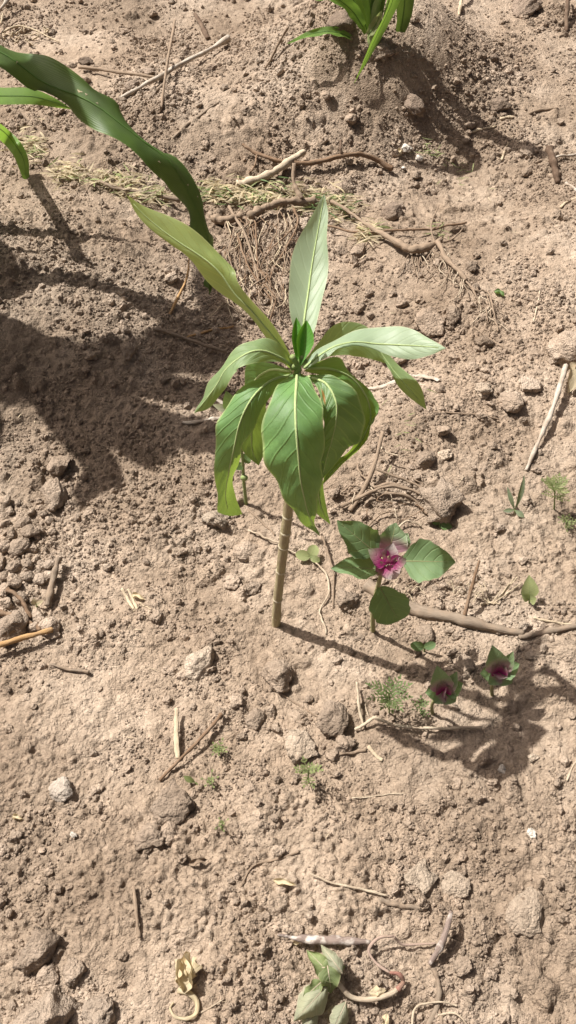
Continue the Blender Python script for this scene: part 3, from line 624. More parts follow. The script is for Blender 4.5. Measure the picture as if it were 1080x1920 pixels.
# ------------------------------------------------------------------ clods, stones and crumbs
def lump(seed, sub=3, facets=9, rough=0.10):
    rg = np.random.default_rng(seed)
    bm = bmesh.new(); bmesh.ops.create_icosphere(bm, subdivisions=sub, radius=1.0)
    V = np.array([v.co[:] for v in bm.verts]); Fc = [tuple(v.index for v in f.verts) for f in bm.faces]; bm.free()
    for k in range(facets):
        nn = rg.normal(size=3); nn /= np.linalg.norm(nn); d = rg.uniform(0.5, 0.9)
        e = np.maximum(0, V@nn-d); V = V-np.outer(e, nn)*0.92
    if rough:
        for sc, am in ((1.6, rough*2.2), (3.6, rough*1.6), (8, rough*1.1), (17, rough*0.7)):
            n_ = vnoise(V[:, 0]*sc+seed*3.1, V[:, 1]*sc+V[:, 2]*sc*0.7, seed)+vnoise(V[:, 2]*sc-seed, V[:, 0]*sc*0.6-V[:, 1]*sc, seed+9)
            V = V*(1+am*n_)[:, None]
    V[:, 0] *= rg.uniform(0.9, 1.25); V[:, 1] *= rg.uniform(0.75, 1.05); V[:, 2] *= rg.uniform(0.6, 0.85)
    return V, Fc
def lump_mesh(name, seed, material, **k):
    k.setdefault('sub', 4)
    V, Fc = lump(seed, **k); me = bpy.data.meshes.new(name); me.from_pydata(V.tolist(), [], Fc)
    me.polygons.foreach_set('use_smooth', np.ones(len(me.polygons), bool)); me.materials.append(material); me.update(); return me
CLODM = [lump_mesh('soil_clod', 200+i, CLOD, facets=10 if i % 2 else 5, rough=0.085+0.03*(i % 3)) for i in range(14)]
PEBM = [lump_mesh('round_clod', 300+i, CLOD, facets=3, rough=0.07) for i in range(6)]
rs = random.Random(5)
def put(name, me, p, r, label, cat, group=None, sink=0.25, rz=None, sq=1.0, tilt=0.2):
    o = bpy.data.objects.new(name, me); COL.objects.link(o)
    o.location = (p[0], p[1], gz(p[0], p[1])+r*(0.62-sink)*sq); o.scale = (r, r, r*sq)
    o.rotation_euler = (rs.uniform(-tilt, tilt), rs.uniform(-tilt, tilt), rs.uniform(0, 6.28) if rz is None else rz)
    return tag(o, label, cat, group)
occupied = []
def region(x, y):
    if y < 300: return 'of the upper bank, '+('left of the far maize' if x < 600 else 'right of the far maize')
    if y < 640: return 'in the maize shade' if x < 420 else 'of the slope '+('by the trailing root' if x < 800 else 'at the right edge')
    if y < 1000: return ('left of the seedling leaves' if x < 480 else 'right of the seedling leaves')
    if y < 1300: return ('left of the stem base' if x < 500 else 'around the purple weeds')
    if y < 1600: return ('around the dark brown twig' if x < 480 else 'below the bent straw')
    return 'along the bottom, '+('by the curled dry leaf' if x < 480 else 'by the wilted weed')
BIG = [  # x, y, radius in photo pixels, material kind, label
 (117, 1482, 30, 's', 'pale grey rounded stone lying alone at the lower left'),
 (325, 1502, 40, 'c', 'largest knobbly clod below the thin dark twig'),
 (282, 1566, 28, 'c', 'knobbly clod just below the largest clod at the lower left'),
 (318, 1560, 24, 'c', 'clod with a shaded right side below the largest clod'),
 (72, 1778, 42, 'c', 'large clod with deep shade near the lower left corner'),
 (138, 1818, 25, 'c', 'clod to the right of the large clod near the lower left corner'),
 (92, 1832, 22, 'c', 'small clod squeezed under the large lower left clod'),
 (85, 1896, 68, 'c', 'biggest clod, cut off by the bottom edge at the left'),
 (188, 1892, 28, 'c', 'clod beside the biggest clod at the bottom edge'),
 (378, 1240, 31, 'p', 'pale hollow clod casting a deep shadow left of the stem'),
 (522, 1262, 33, 'c', 'rugged clod with a shaded hole just below the stem base'),
 (446, 1314, 19, 'c', 'angular clod below the hollow pale clod'),
 (478, 1348, 21, 'c', 'block-shaped clod touching the angular clod'),
 (520, 1366, 13, 'c', 'small round clod right of the block-shaped clod'),
 (628, 1340, 40, 'c', 'broad pale clod left of the bent straw'),
 (566, 1398, 32, 'p', 'flat-faced pale clod above the small feathery seedling'),
 (645, 1391, 19, 'c', 'dark clod at the left end of the bent straw'),
 (112, 870, 26, 'c', 'angular clod at the edge of the maize shade on the left'),
 (104, 928, 30, 'c', 'rounded clod below the angular clod at the left'),
 (407, 968, 27, 'p', 'pale clod under the lower left leaf of the seedling'),
 (462, 1032, 22, 'c', 'clod left of the seedling stem at mid height'),
 (470, 1105, 20, 'c', 'clod left of the stem near its base'),
 (434, 1090, 15, 'c', 'small clod left of the clod near the stem base'),
 (22, 1168, 34, 'c', 'broad clod above the orange stalk at the left edge'),
 (95, 1174, 24, 'c', 'clod at the right end of the orange stalk'),
 (826, 938, 52, 'c', 'big pale clod behind the purple-hearted weed'),
 (776, 198, 24, 'd', 'shade-dark clod at the foot of the far hummock'),
 (936, 200, 20, 'd', 'shade-dark square clod right of the far hummock'),
 (880, 236, 14, 'c', 'small round clod in the furrow at the upper right'),
 (873, 262, 9, 'c', 'tiny round clod below the one in the furrow'),
 (762, 280, 10, 'w', 'small white stone in the furrow'),
 (785, 298, 9, 'w', 'white chip right of the small white stone'),
 (756, 316, 6, 'w', 'tiny white chip below the white stones'),
 (985, 18, 30, 'd', 'brown slab-like clod at the top edge on the right'),
 (640, 42, 27, 'd', 'dark flat stone beside the far maize clump'),
 (160, 117, 16, 'd', 'shade-dark round clod at the upper left above the big leaf'),
 (281, 136, 12, 'd', 'shade-dark clod beside the pale stick'),
 (249, 160, 12, 'd', 'shade-dark clod under the thin crossing twig'),
 (1064, 650, 44, 'c', 'large clod cut off by the right edge with deep shade'),
 (906, 732, 21, 'p', 'pale flat clod right of the drooping right leaf'),
 (958, 752, 27, 'c', 'dark-sided clod next to the pale flat clod'),
 (884, 690, 14, 'c', 'small clod above the pale flat clod'),
 (902, 640, 24, 'c', 'clod under the trailing rootlets at the right'),
 (990, 722, 22, 'c', 'clod left of the leaning straw stick'),
 (650, 1122, 20, 'c', 'clod left of the weed stem on the buried log'),
 (734, 398, 27, 'd', 'shade-dark overhanging clod above the right root'),
 (672, 470, 20, 'c', 'clod below the right root'),
 (640, 470, 16, 'c', 'clod between the upright leaf and the right root'),
 (806, 604, 30, 'c', 'clod above the tip of the level right leaf'),
 (850, 590, 20, 'c', 'clod under the right root tangle'),
 (832, 852, 12, 'p', 'pale flake lying right of the seedling leaves'),
 (795, 860, 20, 'c', 'clod left of the white flake'),
 (986, 1703, 44, 'p', 'broad pale crust lump at the lower right'),
 (790, 1640, 40, 'p', 'pale crumbly crust patch at the lower right'),
 (852, 1652, 28, 'p', 'pale crust lump right of the crumbly patch'),
 (868, 1246, 24, 'c', 'shaded clod between the two small purple weeds'),
 (795, 1190, 24, 'c', 'clod in the shade below the buried log'),
 (868, 1806, 18, 'c', 'clod beside the mottled grey twig at the bottom'),
 (716, 98, 20, 'c', 'clod on top of the far hummock'),
 (660, 222, 16, 'c', 'clod on the near slope of the far hummock'),
 (1000, 1420, 12, 'p', 'small pale clod right of the seedling shadow'),
 (941, 1442, 9, 'w', 'white flake at the tip of the seedling shadow'),
 (996, 1561, 9, 'w', 'white pebble on the bare soil at the right'),
 (138, 1565, 8, 'w', 'small white pebble at the lower left'),
 (990, 285, 14, 'c', 'smooth clod on the upper right slope'),
 (395, 130, 9, 'd', 'tiny shade-dark clod beside the tip of the pale stick'),
 (240, 657, 20, 'c', 'clod in the maize shade on the left'),
 (170, 668, 16, 'c', 'clod beside another in the middle of the maize shade'),
 (322, 522, 14, 'c', 'round clod in shade left of the long rising leaf'),
 (520, 650, 18, 'c', 'clod behind the crown of the seedling'),
 (925, 108, 12, 'd', 'shade-dark clod on the upper right bank'),
 (866, 1175, 9, 'c', 'small clod at the foot of the twig on the buried log'),
 (470, 1480, 14, 'c', 'lone clod between the feathery seedlings'),
 (615, 180, 12, 'c', 'small clod on the flank of the far hummock'),
]
km = {'c': None, 'p': PALECLOD, 's': STONE, 'd': SHADE_DARKSTONE, 'w': WHITESTONE}
for i, (x, y, r, k, lab) in enumerate(BIG):
    p = G(x, y+r*0.25); rr = r*m_per_px(p)
    me = CLODM[i % len(CLODM)]
    if km[k]: me = me.copy(); me.materials.clear(); me.materials.append(km[k])
    nm = {'c': 'soil_clod', 'p': 'soil_clod', 's': 'stone', 'd': 'soil_clod', 'w': 'stone'}[k]
    put(nm, me, p, rr, lab, 'stone' if nm == 'stone' else 'clod', 'clods and stones lying on the soil', sink=0.30 if k != 'w' else 0.2, sq=0.34 if 'crust' in lab else (1.0 if x < 200 and y > 1700 else 0.82))
    occupied.append((x, y, r))
# heap of rounded clods at the left edge
heap = [(20, 960, 9), (12, 985, 8), (45, 985, 13), (58, 1002, 15), (25, 1005, 12), (10, 1030, 14), (38, 1030, 17), (60, 1033, 10), (28, 1068, 14), (52, 1060, 10), (70, 1052, 9), (75, 1066, 8), (94, 1062, 9), (95, 1080, 10), (54, 1085, 12), (78, 1090, 12), (30, 1095, 17), (8, 1085, 11), (10, 1110, 12), (5, 1060, 11), (82, 965, 8), (100, 955, 9), (60, 965, 9), (35, 945, 8), (15, 940, 8), (75, 1160, 14), (66, 1178, 11), (40, 1125, 12), (15, 1135, 14), (98, 1000, 9)]
for i, (x, y, r) in enumerate(heap):
    p = G(x, y); put('round_clod', PEBM[i % 6], p, r*m_per_px(p)*1.05, 'small rounded clod in the loose heap at the left edge', 'clod', 'heap of rounded clods at the left edge', sink=0.2)
# the larger of the loose crumbs one can still pick apart, then the rest
for i in range(215):
    x = rs.uniform(-20, 1100); y = rs.uniform(10, 1910)
    if i >= 150: x = rs.gauss(760, 130); y = rs.gauss(600, 140)            # the cloddy slope behind the seedling
    r = rs.uniform(6.5, 13)*(1.0 if y > 300 else 0.75)*(1.15 if i >= 150 else 1)
    if any((x-a)**2+(y-b)**2 < (c+r)**2 for a, b, c in occupied): continue
    occupied.append((x, y, r)); p = G(x, y)
    put('soil_clod', CLODM[rs.randrange(14)], p, r*m_per_px(p), 'small loose clod on the bare soil '+region(x, y), 'clod', 'small clods scattered over the bare soil', sink=rs.uniform(0.2, 0.45), tilt=0.6)
def crumbs(name, n, area, rlo, rhi, seed, label, pw):
    """loose crumbs: one cloud of points, each carrying a small rugged lump (geometry nodes)"""
    rg = np.random.default_rng(seed)
    x = rg.uniform(area[0], area[1], n*3); y = area[2]+(area[3]-area[2])*rg.uniform(0, 1, n*3)**1.5
    d = 0.45+1.7*fbm(x*7, y*7, 21, 3)+1.0*fbm(x*24, y*24, 22, 2); keep = rg.uniform(0, 1, n*3) < np.clip(d, 0.05, 1); x = x[keep][:n]; y = y[keep][:n]
    n = len(x); r = (rlo+(rhi-rlo)*rg.uniform(0, 1, n)**pw)*(0.8+0.35*y); z = gza(x, y)+r*0.15
    me = bpy.data.meshes.new(name); me.vertices.add(n); me.vertices.foreach_set('co', np.stack([x, y, z], -1).astype(np.float32).ravel())
    sc = r[:, None]*rg.uniform(0.65, 1.25, (n, 3)); at = me.attributes.new('size', 'FLOAT_VECTOR', 'POINT'); at.data.foreach_set('vector', sc.astype(np.float32).ravel())
    rt = rg.uniform(0, 6.28, (n, 3)); at = me.attributes.new('turn', 'FLOAT_VECTOR', 'POINT'); at.data.foreach_set('vector', rt.astype(np.float32).ravel())
    me.update(); o = bpy.data.objects.new(name, me); COL.objects.link(o)
    g = bpy.data.node_groups.new(name, 'GeometryNodeTree'); g.interface.new_socket('Geometry', in_out='INPUT', socket_type='NodeSocketGeometry'); g.interface.new_socket('Geometry', in_out='OUTPUT', socket_type='NodeSocketGeometry')
    nn = g.nodes; l = g.links; gi = nn.new('NodeGroupInput'); go = nn.new('NodeGroupOutput')
    ic = nn.new('GeometryNodeMeshIcoSphere'); ic.inputs['Radius'].default_value = 1; ic.inputs['Subdivisions'].default_value = 2
    no = nn.new('ShaderNodeTexNoise'); no.inputs['Scale'].default_value = 1.1+0.3*seed; no.inputs['Detail'].default_value = 2
    ms = nn.new('ShaderNodeVectorMath'); ms.operation = 'SUBTRACT'; l.new(no.outputs['Color'], ms.inputs[0]); ms.inputs[1].default_value = (.5, .5, .5)
    mu = nn.new('ShaderNodeVectorMath'); mu.operation = 'SCALE'; l.new(ms.outputs[0], mu.inputs[0]); mu.inputs['Scale'].default_value = 1.5
    sp = nn.new('GeometryNodeSetPosition'); l.new(ic.outputs['Mesh'], sp.inputs['Geometry']); l.new(mu.outputs[0], sp.inputs['Offset'])
    sm = nn.new('GeometryNodeSetMaterial'); sm.inputs['Material'].default_value = CLOD; l.new(sp.outputs[0], sm.inputs[0])
    ip = nn.new('GeometryNodeInstanceOnPoints'); l.new(gi.outputs[0], ip.inputs['Points']); l.new(sm.outputs[0], ip.inputs['Instance'])
    a1 = nn.new('GeometryNodeInputNamedAttribute'); a1.data_type = 'FLOAT_VECTOR'; a1.inputs[0].default_value = 'size'; l.new(a1.outputs[0], ip.inputs['Scale'])
    a2 = nn.new('GeometryNodeInputNamedAttribute'); a2.data_type = 'FLOAT_VECTOR'; a2.inputs[0].default_value = 'turn'
    er = nn.new('FunctionNodeEulerToRotation'); l.new(a2.outputs[0], er.inputs[0]); l.new(er.outputs[0], ip.inputs['Rotation'])
    l.new(ip.outputs[0], go.inputs[0])
    o.modifiers.new('crumbs', 'NODES').node_group = g; me.materials.append(CLOD)
    return tag(o, label, 'soil crumbs', kind='stuff')
crumbs('soil_crumbs', 9000, (-0.8, 0.8, 0.12, 2.3), 0.0016, 0.0060, 1, 'loose crumbs of dry soil scattered over the ground', 2.6)
crumbs('soil_grit', 95000, (-0.75, 0.75, 0.12, 2.2), 0.0005, 0.0023, 2, 'fine soil grit and dust grains covering the ground', 1.6)

# ------------------------------------------------------------------ sticks, straws and roots
def lay(pts, lift=0.0, hs=None):
    """points on the ground under those lines of sight, smoothed and raised so that the stick rests on the lumps"""
    P = np.array([G(*p[:2]) for p in pts]); n = max(16, 6*len(P)); C = crom(P, n)
    g = gza(C[:, 0], C[:, 1]); k = np.ones(7)/7; gs = np.convolve(np.pad(g, 3, mode='edge'), k, 'valid')
    C[:, 2] = gs+np.percentile(g-gs, 75)*0.6+lift
    if hs is not None: C[:, 2] += np.interp(np.linspace(0, 1, n), np.linspace(0, 1, len(hs)), hs)
    return C
def stick(name, pts, r0, r1, material, label=None, cat=None, parent=None, org=None, lift=0.4, hs=None, rough=0.14, sides=8, radii=None, flatten=1.0, jit=0.5, group=None):
    C = lay(pts, 0, hs); mp = m_per_px(C[0])
    if jit:
        rg = np.random.default_rng(int(abs(pts[0][0]*7+pts[0][1]))); C = C+np.convolve(rg.normal(0, 1, len(C)*3), np.ones(5)/5, 'same').reshape(-1, 3)*jit*mp
    mp *= 0.86; C[:, 2] += lift*max(r0, r1)*mp
    mb = MB(); tube(mb, C, r0*mp, r1*mp, sides=sides, n=len(C)*2, rough=rough, radii=None if radii is None else [q*mp for q in radii], flatten=flatten)
    og = C[0] if org is None else org
    o = build(name, mb, material, og, parent)
    if parent is None: tag(o, label, cat, group)
    return o, C
ST = [
 ('stick', [(225, 190), (300, 155), (370, 120), (428, 86)], 4.5, 5.5, WHITEWOOD, 'long pale bleached stick on the slope at the upper left', 'stick', dict(hs=(0, .01, .012, .012), radii=(4, 4.5, 4.5, 5, 4.5, 8))),
 ('twig', [(303, 208), (316, 150), (332, 84)], 3, 3.5, ROOT, 'thin brown twig standing across the pale bleached stick', 'twig', dict(hs=(.0, .03, .045))),
 ('twig', [(150, 138), (220, 146), (292, 154)], 3.5, 3.2, ROOT, 'straight twig running from the big leaf to the pale stick', 'twig', dict(hs=(.01, .01, .01))),
 ('twig', [(250, 215), (285, 180), (308, 156)], 3.4, 3, GREYWOOD, 'short grey twig under the lower end of the pale stick', 'twig', {}),
 ('twig', [(325, 262), (355, 232), (390, 205), (412, 190)], 3.2, 2.6, GREYWOOD, 'half-buried twig on the slope below the pale stick', 'twig', dict(lift=-.1)),
 ('stalk', [(138, 320), (190, 350), (240, 370), (340, 393)], 3, 4, GREYWOOD, 'grey stalk lying along the dry litter at the left', 'stalk', dict(hs=(.01, .008, .01, .01))),
 ('branch_piece', [(445, 355), (490, 342), (530, 322), (570, 300)], 9, 6.5, PALEROOT, 'pale peeled branch piece lying behind the upright leaf', 'branch', dict(hs=(.004, .006, .01, .012))),
 ('stick', [(690, 733), (730, 724), (770, 713)], 4.5, 5.5, WHITEWOOD, 'pale stick behind the right side of the seedling', 'stick', dict(flatten=.6, hs=(.0, .004, .008))),
 ('wood_chip', [(768, 711), (795, 713), (823, 717)], 6, 5, WHITEWOOD, 'flat white splinter next to the drooping right leaf', 'wood chip', dict(flatten=.35, hs=(.004, .004, .004))),
 ('stick', [(343, 795), (380, 791), (417, 786)], 5, 4.5, WHITEWOOD, 'pale stick end poking out left of the seedling leaves', 'stick', dict(flatten=.6)),
 ('straw', [(388, 755), (430, 775), (455, 790)], 5, 4, WHITEWOOD, 'white sliver crossing the pale stick end', 'straw', dict(flatten=.5, hs=(.02, .01, 0))),
 ('stick', [(288, 620), (350, 640), (425, 668)], 3.5, 3.8, GREYWOOD, 'grey stick in shade left of the crown', 'stick', dict(hs=(.002, .004, .006))),
 ('stalk', [(315, 597), (340, 560), (355, 530), (358, 495)], 3.2, 1.8, ORANGE, 'thin orange stalk standing in the shade under the long leaf', 'stalk', dict(hs=(.0, .012, .022, .03))),
 ('stalk', [(345, 636), (390, 625), (438, 617)], 3, 2.4, ORANGE, 'orange stalk lying left of the crown above the grey stick', 'stalk', {}),
 ('stick', [(985, 885), (1010, 830), (1035, 770), (1054, 706)], 4.2, 6.5, WHITEWOOD, 'long pale stick leaning at the right edge', 'stick', dict(hs=(.0, .008, .014, .02))),
 ('stub', [(1022, 308), (1034, 326), (1046, 345)], 8, 7, DARKWOOD, 'dark broken wood stub near the right edge', 'wood stub', dict(hs=(.03, .015, 0))),
 ('straw', [(1032, 305), (1055, 299), (1085, 294)], 2.6, 2.6, WHITEWOOD, 'white straw behind the dark stub at the right edge', 'straw', dict(hs=(.008, .008, .008))),
 ('straw', [(1060, 345), (1085, 362)], 3, 3, WHITEWOOD, 'white straw below the dark stub at the right edge', 'straw', {}),
 ('straw', [(1050, 392), (1065, 380), (1085, 372)], 3, 2, STRAW, 'curved straw at the right edge below the stub', 'straw', {}),
 ('stick', [(972, 1197), (1020, 1187), (1085, 1174)], 6, 7, GREYWOOD, 'dusty stick at the right edge continuing the buried log', 'stick', {}),
 ('straw', [(1000, 1160), (1035, 1166), (1072, 1173)], 2.4, 2.8, STRAW, 'thin straw touching the dusty stick at the right', 'straw', {}),
 ('straw', [(665, 1372), (684, 1364), (700, 1355)], 3.6, 3.4, PALEROOT, 'short upper arm of the bent straw right of the stem shadow', 'straw', dict(hs=(.004, .008, .012))),
 ('straw', [(700, 1356), (740, 1365), (820, 1371), (900, 1370)], 3.4, 3.2, PALEROOT, 'long straw lying level under the small purple weeds', 'straw', dict(hs=(.012, .008, .006, .006))),
 ('straw', [(668, 1290), (672, 1330), (681, 1366)], 2.8, 3, PALEROOT, 'thin straw standing at the left end of the bent straw', 'straw', dict(hs=(.012, .008, .004))),
 ('straw', [(684, 1322), (690, 1342)], 2.2, 2, PALEROOT, 'tiny straw beside the feathery weed', 'straw', {}),
 ('straw', [(333, 1338), (332, 1380), (334, 1425)], 5, 5.5, STRAW, 'flat upright straw beside the dark twig', 'straw', dict(flatten=.35, hs=(.012, .008, .004))),
 ('twig', [(300, 1466), (350, 1422), (390, 1380), (416, 1345)], 3.2, 4.4, BROWN, 'thin dark brown twig lying diagonally at lower left', 'twig', dict(hs=(.002, .01, .012, .01))),
 ('wood_chip', [(92, 1140), (103, 1100), (115, 1060)], 8, 6, GREYWOOD, 'thick grey wood chip beside the heap of round clods', 'wood chip', dict(hs=(.004, .01, .014))),
 ('stalk', [(-15, 1229), (50, 1208), (103, 1192)], 7.5, 5.5, ORANGE, 'orange-brown stalk poking in from the left edge', 'stalk', dict(hs=(.014, .014, .012))),
 ('twig', [(95, 1250), (130, 1258), (168, 1263)], 3, 3.6, GREYWOOD, 'short grey twig below the orange stalk', 'twig', dict(hs=(.003, .003, .003))),
 ('straw', [(229, 1106), (240, 1125), (252, 1146)], 3.2, 3, STRAW, 'left one of two short yellow straws', 'straw', dict(flatten=.5)),
 ('straw', [(240, 1105), (249, 1124), (257, 1142)], 3, 2.6, STRAW, 'right one of two short yellow straws', 'straw', dict(flatten=.5)),
 ('straw', [(262, 1132), (274, 1138), (284, 1144)], 2, 2, STRAW, 'little straw lying right of the pair of yellow straws', 'straw', {}),
 ('twig', [(252, 1665), (257, 1715), (262, 1760)], 4, 4.2, ROOT, 'short brown twig standing upright in the picture at lower left', 'twig', dict(hs=(.004, .004, .004))),
 ('stick', [(522, 1758), (560, 1765), (620, 1768), (692, 1771)], 3, 9, MOTTLE, 'mottled grey and white stick above the wilted weed', 'stick', dict(radii=(2.5, 4, 9, 9.5, 8, 5), hs=(.012, .01, .008, .006))),
 ('twig', [(840, 1720), (826, 1772), (803, 1812)], 6, 6, MOTTLE, 'mottled grey twig leaning at the bottom right of centre', 'twig', dict(hs=(.02, .012, .006), radii=(6, 6, 7, 6))),
 ('root_piece', [(812, 1815), (822, 1850), (818, 1890), (796, 1935)], 5, 6, GREYWOOD, 'dusty root running off the bottom edge below the mottled twig', 'root', {}),
 ('root_piece', [(818, 1880), (825, 1905), (828, 1935)], 4, 4, GREYWOOD, 'short dusty root fork at the bottom edge', 'root', {}),
 ('root_piece', [(582, 1642), (620, 1658), (670, 1668), (725, 1682)], 2.2, 3, PALEROOT, 'thin pale root curving above the mottled stick', 'root', dict(hs=(.006, .003, .003, .002))),
 ('stick', [(712, 1688), (750, 1697), (800, 1706)], 7, 5, GREYWOOD, 'dust-covered stick at the end of the thin pale root', 'stick', dict(lift=-.1)),
 ('root_piece', [(450, 1665), (475, 1625), (520, 1612), (560, 1598)], 1.8, 3, ROOT, 'thin root on bare soil left of the pale crust', 'root', {}),
 ('stick', [(620, 1419), (655, 1414), (686, 1407)], 4, 4, ROOT, 'short brown stick below the bent straw', 'stick', {}),
 ('wood_chip', [(690, 1402), (702, 1414), (716, 1427)], 5, 4, STRAW, 'pale splinter next to the short brown stick', 'wood chip', dict(flatten=.5)),
 ('stick', [(-10, 42), (12, 28), (32, 10)], 4, 4, WHITEWOOD, 'white stick in the top left corner', 'stick', dict(hs=(.01, .02, .03))),
 ('straw', [(860, 30), (863, 10), (866, -10)], 3.4, 3.4, STRAW, 'pale straw standing at the top edge right of the maize', 'straw', dict(hs=(.0, .02, .04))),
 ('twig', [(1062, 62), (1058, 30), (1056, -10)], 4.5, 4, DARKWOOD, 'dark twig standing in the top right corner', 'twig', dict(hs=(.0, .03, .06))),
 ('twig', [(390, 75), (378, 55), (366, 38)], 6, 4, DARKWOOD, 'dark wedge of bark at the top above the pale stick', 'twig', dict(hs=(.0, .008, .012), flatten=.5)),
 ('stalk', [(497, 128), (520, 102), (540, 80)], 2.6, 2.6, ROOT, 'short brown stalk under the thin maize leaf at the top', 'stalk', dict(hs=(.0, .015, .03))),
 ('root_piece', [(505, 1292), (540, 1310), (595, 1346)], 2, 2, ROOT, 'thin rootlet below the rugged clod', 'root', {}),
 ('root_piece', [(18, 1115), (45, 1135), (60, 1165)], 5, 4.5, BROWN, 'dark root stub by the heap of round clods', 'root', dict(hs=(.01, .01, .004))),
 ('root_piece', [(-10, 1152), (40, 1165), (80, 1186)], 7, 5.5, BROWN, 'thick dark root under the heap of round clods', 'root', dict(hs=(.006, .006, .004))),
 ('root_piece', [(465, 955), (500, 990), (515, 1005)], 2.6, 2, ROOT, 'short thin root below the bud-bearing weed', 'root', {}),
 ('root_piece', [(466, 1000), (505, 1017), (550, 1040), (600, 1068), (617, 1110), (600, 1150), (612, 1190)], 2.4, 1.6, PALEROOT, 'long thin root passing behind the stem', 'root', dict(jit=1.2, hs=(.004, .006, .004, .004, .003, .003, .002))),
 ('root_piece', [(602, 1010), (612, 1040), (624, 1075), (625, 1140)], 3, 1.4, ROOT, 'thin brown root hanging beside the purple-hearted weed', 'root', dict(hs=(.01, .008, .005, 0), jit=1)),
 ('straw', [(885, 250), (910, 243), (930, 237)], 2.6, 2.4, STRAW, 'thin straw beside a small round clod in the far furrow', 'straw', {}),
 ('straw', [(938, 225), (950, 222), (962, 222)], 4, 3, STRAW, 'pale splinter at the bend of the far maize shadow', 'straw', {}),
 ('straw', [(992, 216), (1015, 208), (1045, 204)], 3.5, 2.5, ROOT, 'dusty splinter on the upper right bank', 'straw', {}),
 ('straw', [(940, 302), (946, 285), (953, 268)], 3, 2.4, STRAW, 'short straw near the end of the far maize shadow', 'straw', {}),
 ('root_piece', [(1000, 605), (1008, 570), (1012, 540)], 1.8, 1.6, PALEROOT, 'hair-thin straw on the slope at the right', 'root', {}),
 ('root_piece', [(812, 775), (870, 780), (935, 790)], 2.2, 1.6, ROOT, 'thin root lying below the drooping right leaf tip', 'root', {}),
 ('twig', [(955, 660), (925, 640), (890, 615)], 2.4, 2, ROOT, 'thin dark root across the clods at the right', 'twig', {}),
 ('straw', [(660, 1497), (720, 1492), (760, 1488)], 1.5, 1.5, PALEROOT, 'hair-thin pale fibre on the bare soil right of the feathery seedling', 'straw', dict(jit=1)),
 ('straw', [(1062, 1465), (1072, 1440), (1085, 1425)], 2.2, 2.2, PALEROOT, 'pale fibre at the right edge by the seedling shadow', 'straw', {}),
 ('root_piece', [(770, 1935), (780, 1890), (830, 1882), (855, 1888)], 2.8, 2, PALEROOT, 'curled pale root at the bottom edge', 'root', dict(hs=(.004, .006, .006, .004))),
 ('root_piece', [(820, 1905), (850, 1903), (875, 1925)], 2.6, 2, PALEROOT, 'second curled pale root at the bottom edge, the one further right', 'root', dict(hs=(.004, .006, .006))),
]
for (nm, pts, r0, r1, mt, lab, cat, kw) in ST: stick(nm, pts, r0, r1, mt, lab, cat, **kw)
def rooted(name, label, cat, main, twigs, material, partname='rootlet', main_name='main_root', mats=None):
    C0 = lay(main[0], 0, main[3] if len(main) > 3 else None)
    t = thing(name, C0[0], label, cat)
    kw = main[4] if len(main) > 4 else {}
    stick(main_name, main[0], main[1], main[2], material, parent=t, org=C0[0], hs=main[3] if len(main) > 3 else None, sides=10, **kw)
    for (pts, r0, r1, hs, mt) in twigs:
        stick(partname, pts, r0, r1, mt or material, parent=t, org=C0[0], hs=hs, jit=1.2 if r0 < 3.2 else 0.4)
    return t
rooted('branch', 'dark crooked branch lying across the soil behind the litter', 'branch', ([(455, 285), (480, 300), (530, 315), (580, 322), (640, 308), (690, 308), (735, 325)], 3.5, 6, (.012, .01, .01, .012, .016, .012, .004)),
  [([(482, 301), (478, 316), (466, 330)], 2.4, 1.6, (.012, .006, 0), None), ([(640, 308), (637, 300), (638, 292)], 3.5, 3, (.016, .024, .03), DARKWOOD)], BROWN, 'side_twig', 'limb')
rg = random.Random(3)
tang = [([(565, 394), (551, 376), (551, 355)], 6, 4, (.02, .035, .05), None), ([(398, 420), (425, 424), (452, 417)], 10, 9, (.006, .008, .008), None)]
for (x0, y0, x1, y1, x2, y2, r) in ((430, 400, 470, 470, 492, 560, 5), (445, 450, 470, 520, 520, 580, 3.4), (440, 440, 430, 500, 500, 600, 2.2), (548, 400, 555, 440, 500, 530, 4), (500, 530, 470, 560, 490, 590, 2.4), (560, 430, 500, 500, 480, 560, 2.2), (478, 420, 482, 480, 487, 540, 3), (520, 410, 525, 450, 518, 480, 1.6), (470, 430, 440, 470, 425, 520, 2.0), (495, 545, 510, 575, 505, 610, 3), (430, 460, 460, 455, 480, 420, 1.8), (530, 480, 540, 520, 520, 560, 1.6), (410, 570, 440, 590, 470, 600, 2.2), (400, 540, 420, 580, 450, 600, 2.0)):
    tang.append(([(x0, y0), (x1+rg.uniform(-8, 8), y1), (x2, y2)], r*.72, r*0.4, (.012, .014, .004), rg.choice([ROOT, ROOT, GREYWOOD, BROWN])))
for k in range(110):
    x = rg.uniform(420, 565); y = rg.uniform(410, 560); tang.append(([(x, y), (x+rg.uniform(-25, 25), y+rg.uniform(10, 35)), (x+rg.uniform(-40, 40), y+rg.uniform(25, 70))], 1.3, 0.8, (.012, .012, .003), rg.choice([ROOT, ROOT, STRAW, BROWN])))
rooted('uprooted_root', 'thick gnarled root with a tangle of rootlets behind the seedling', 'root', ([(470, 418), (495, 407), (521, 401), (549, 396), (588, 390)], 9, 7.5, (.012, .014, .016, .016, .008), dict(rough=.2)), tang, ROOT)
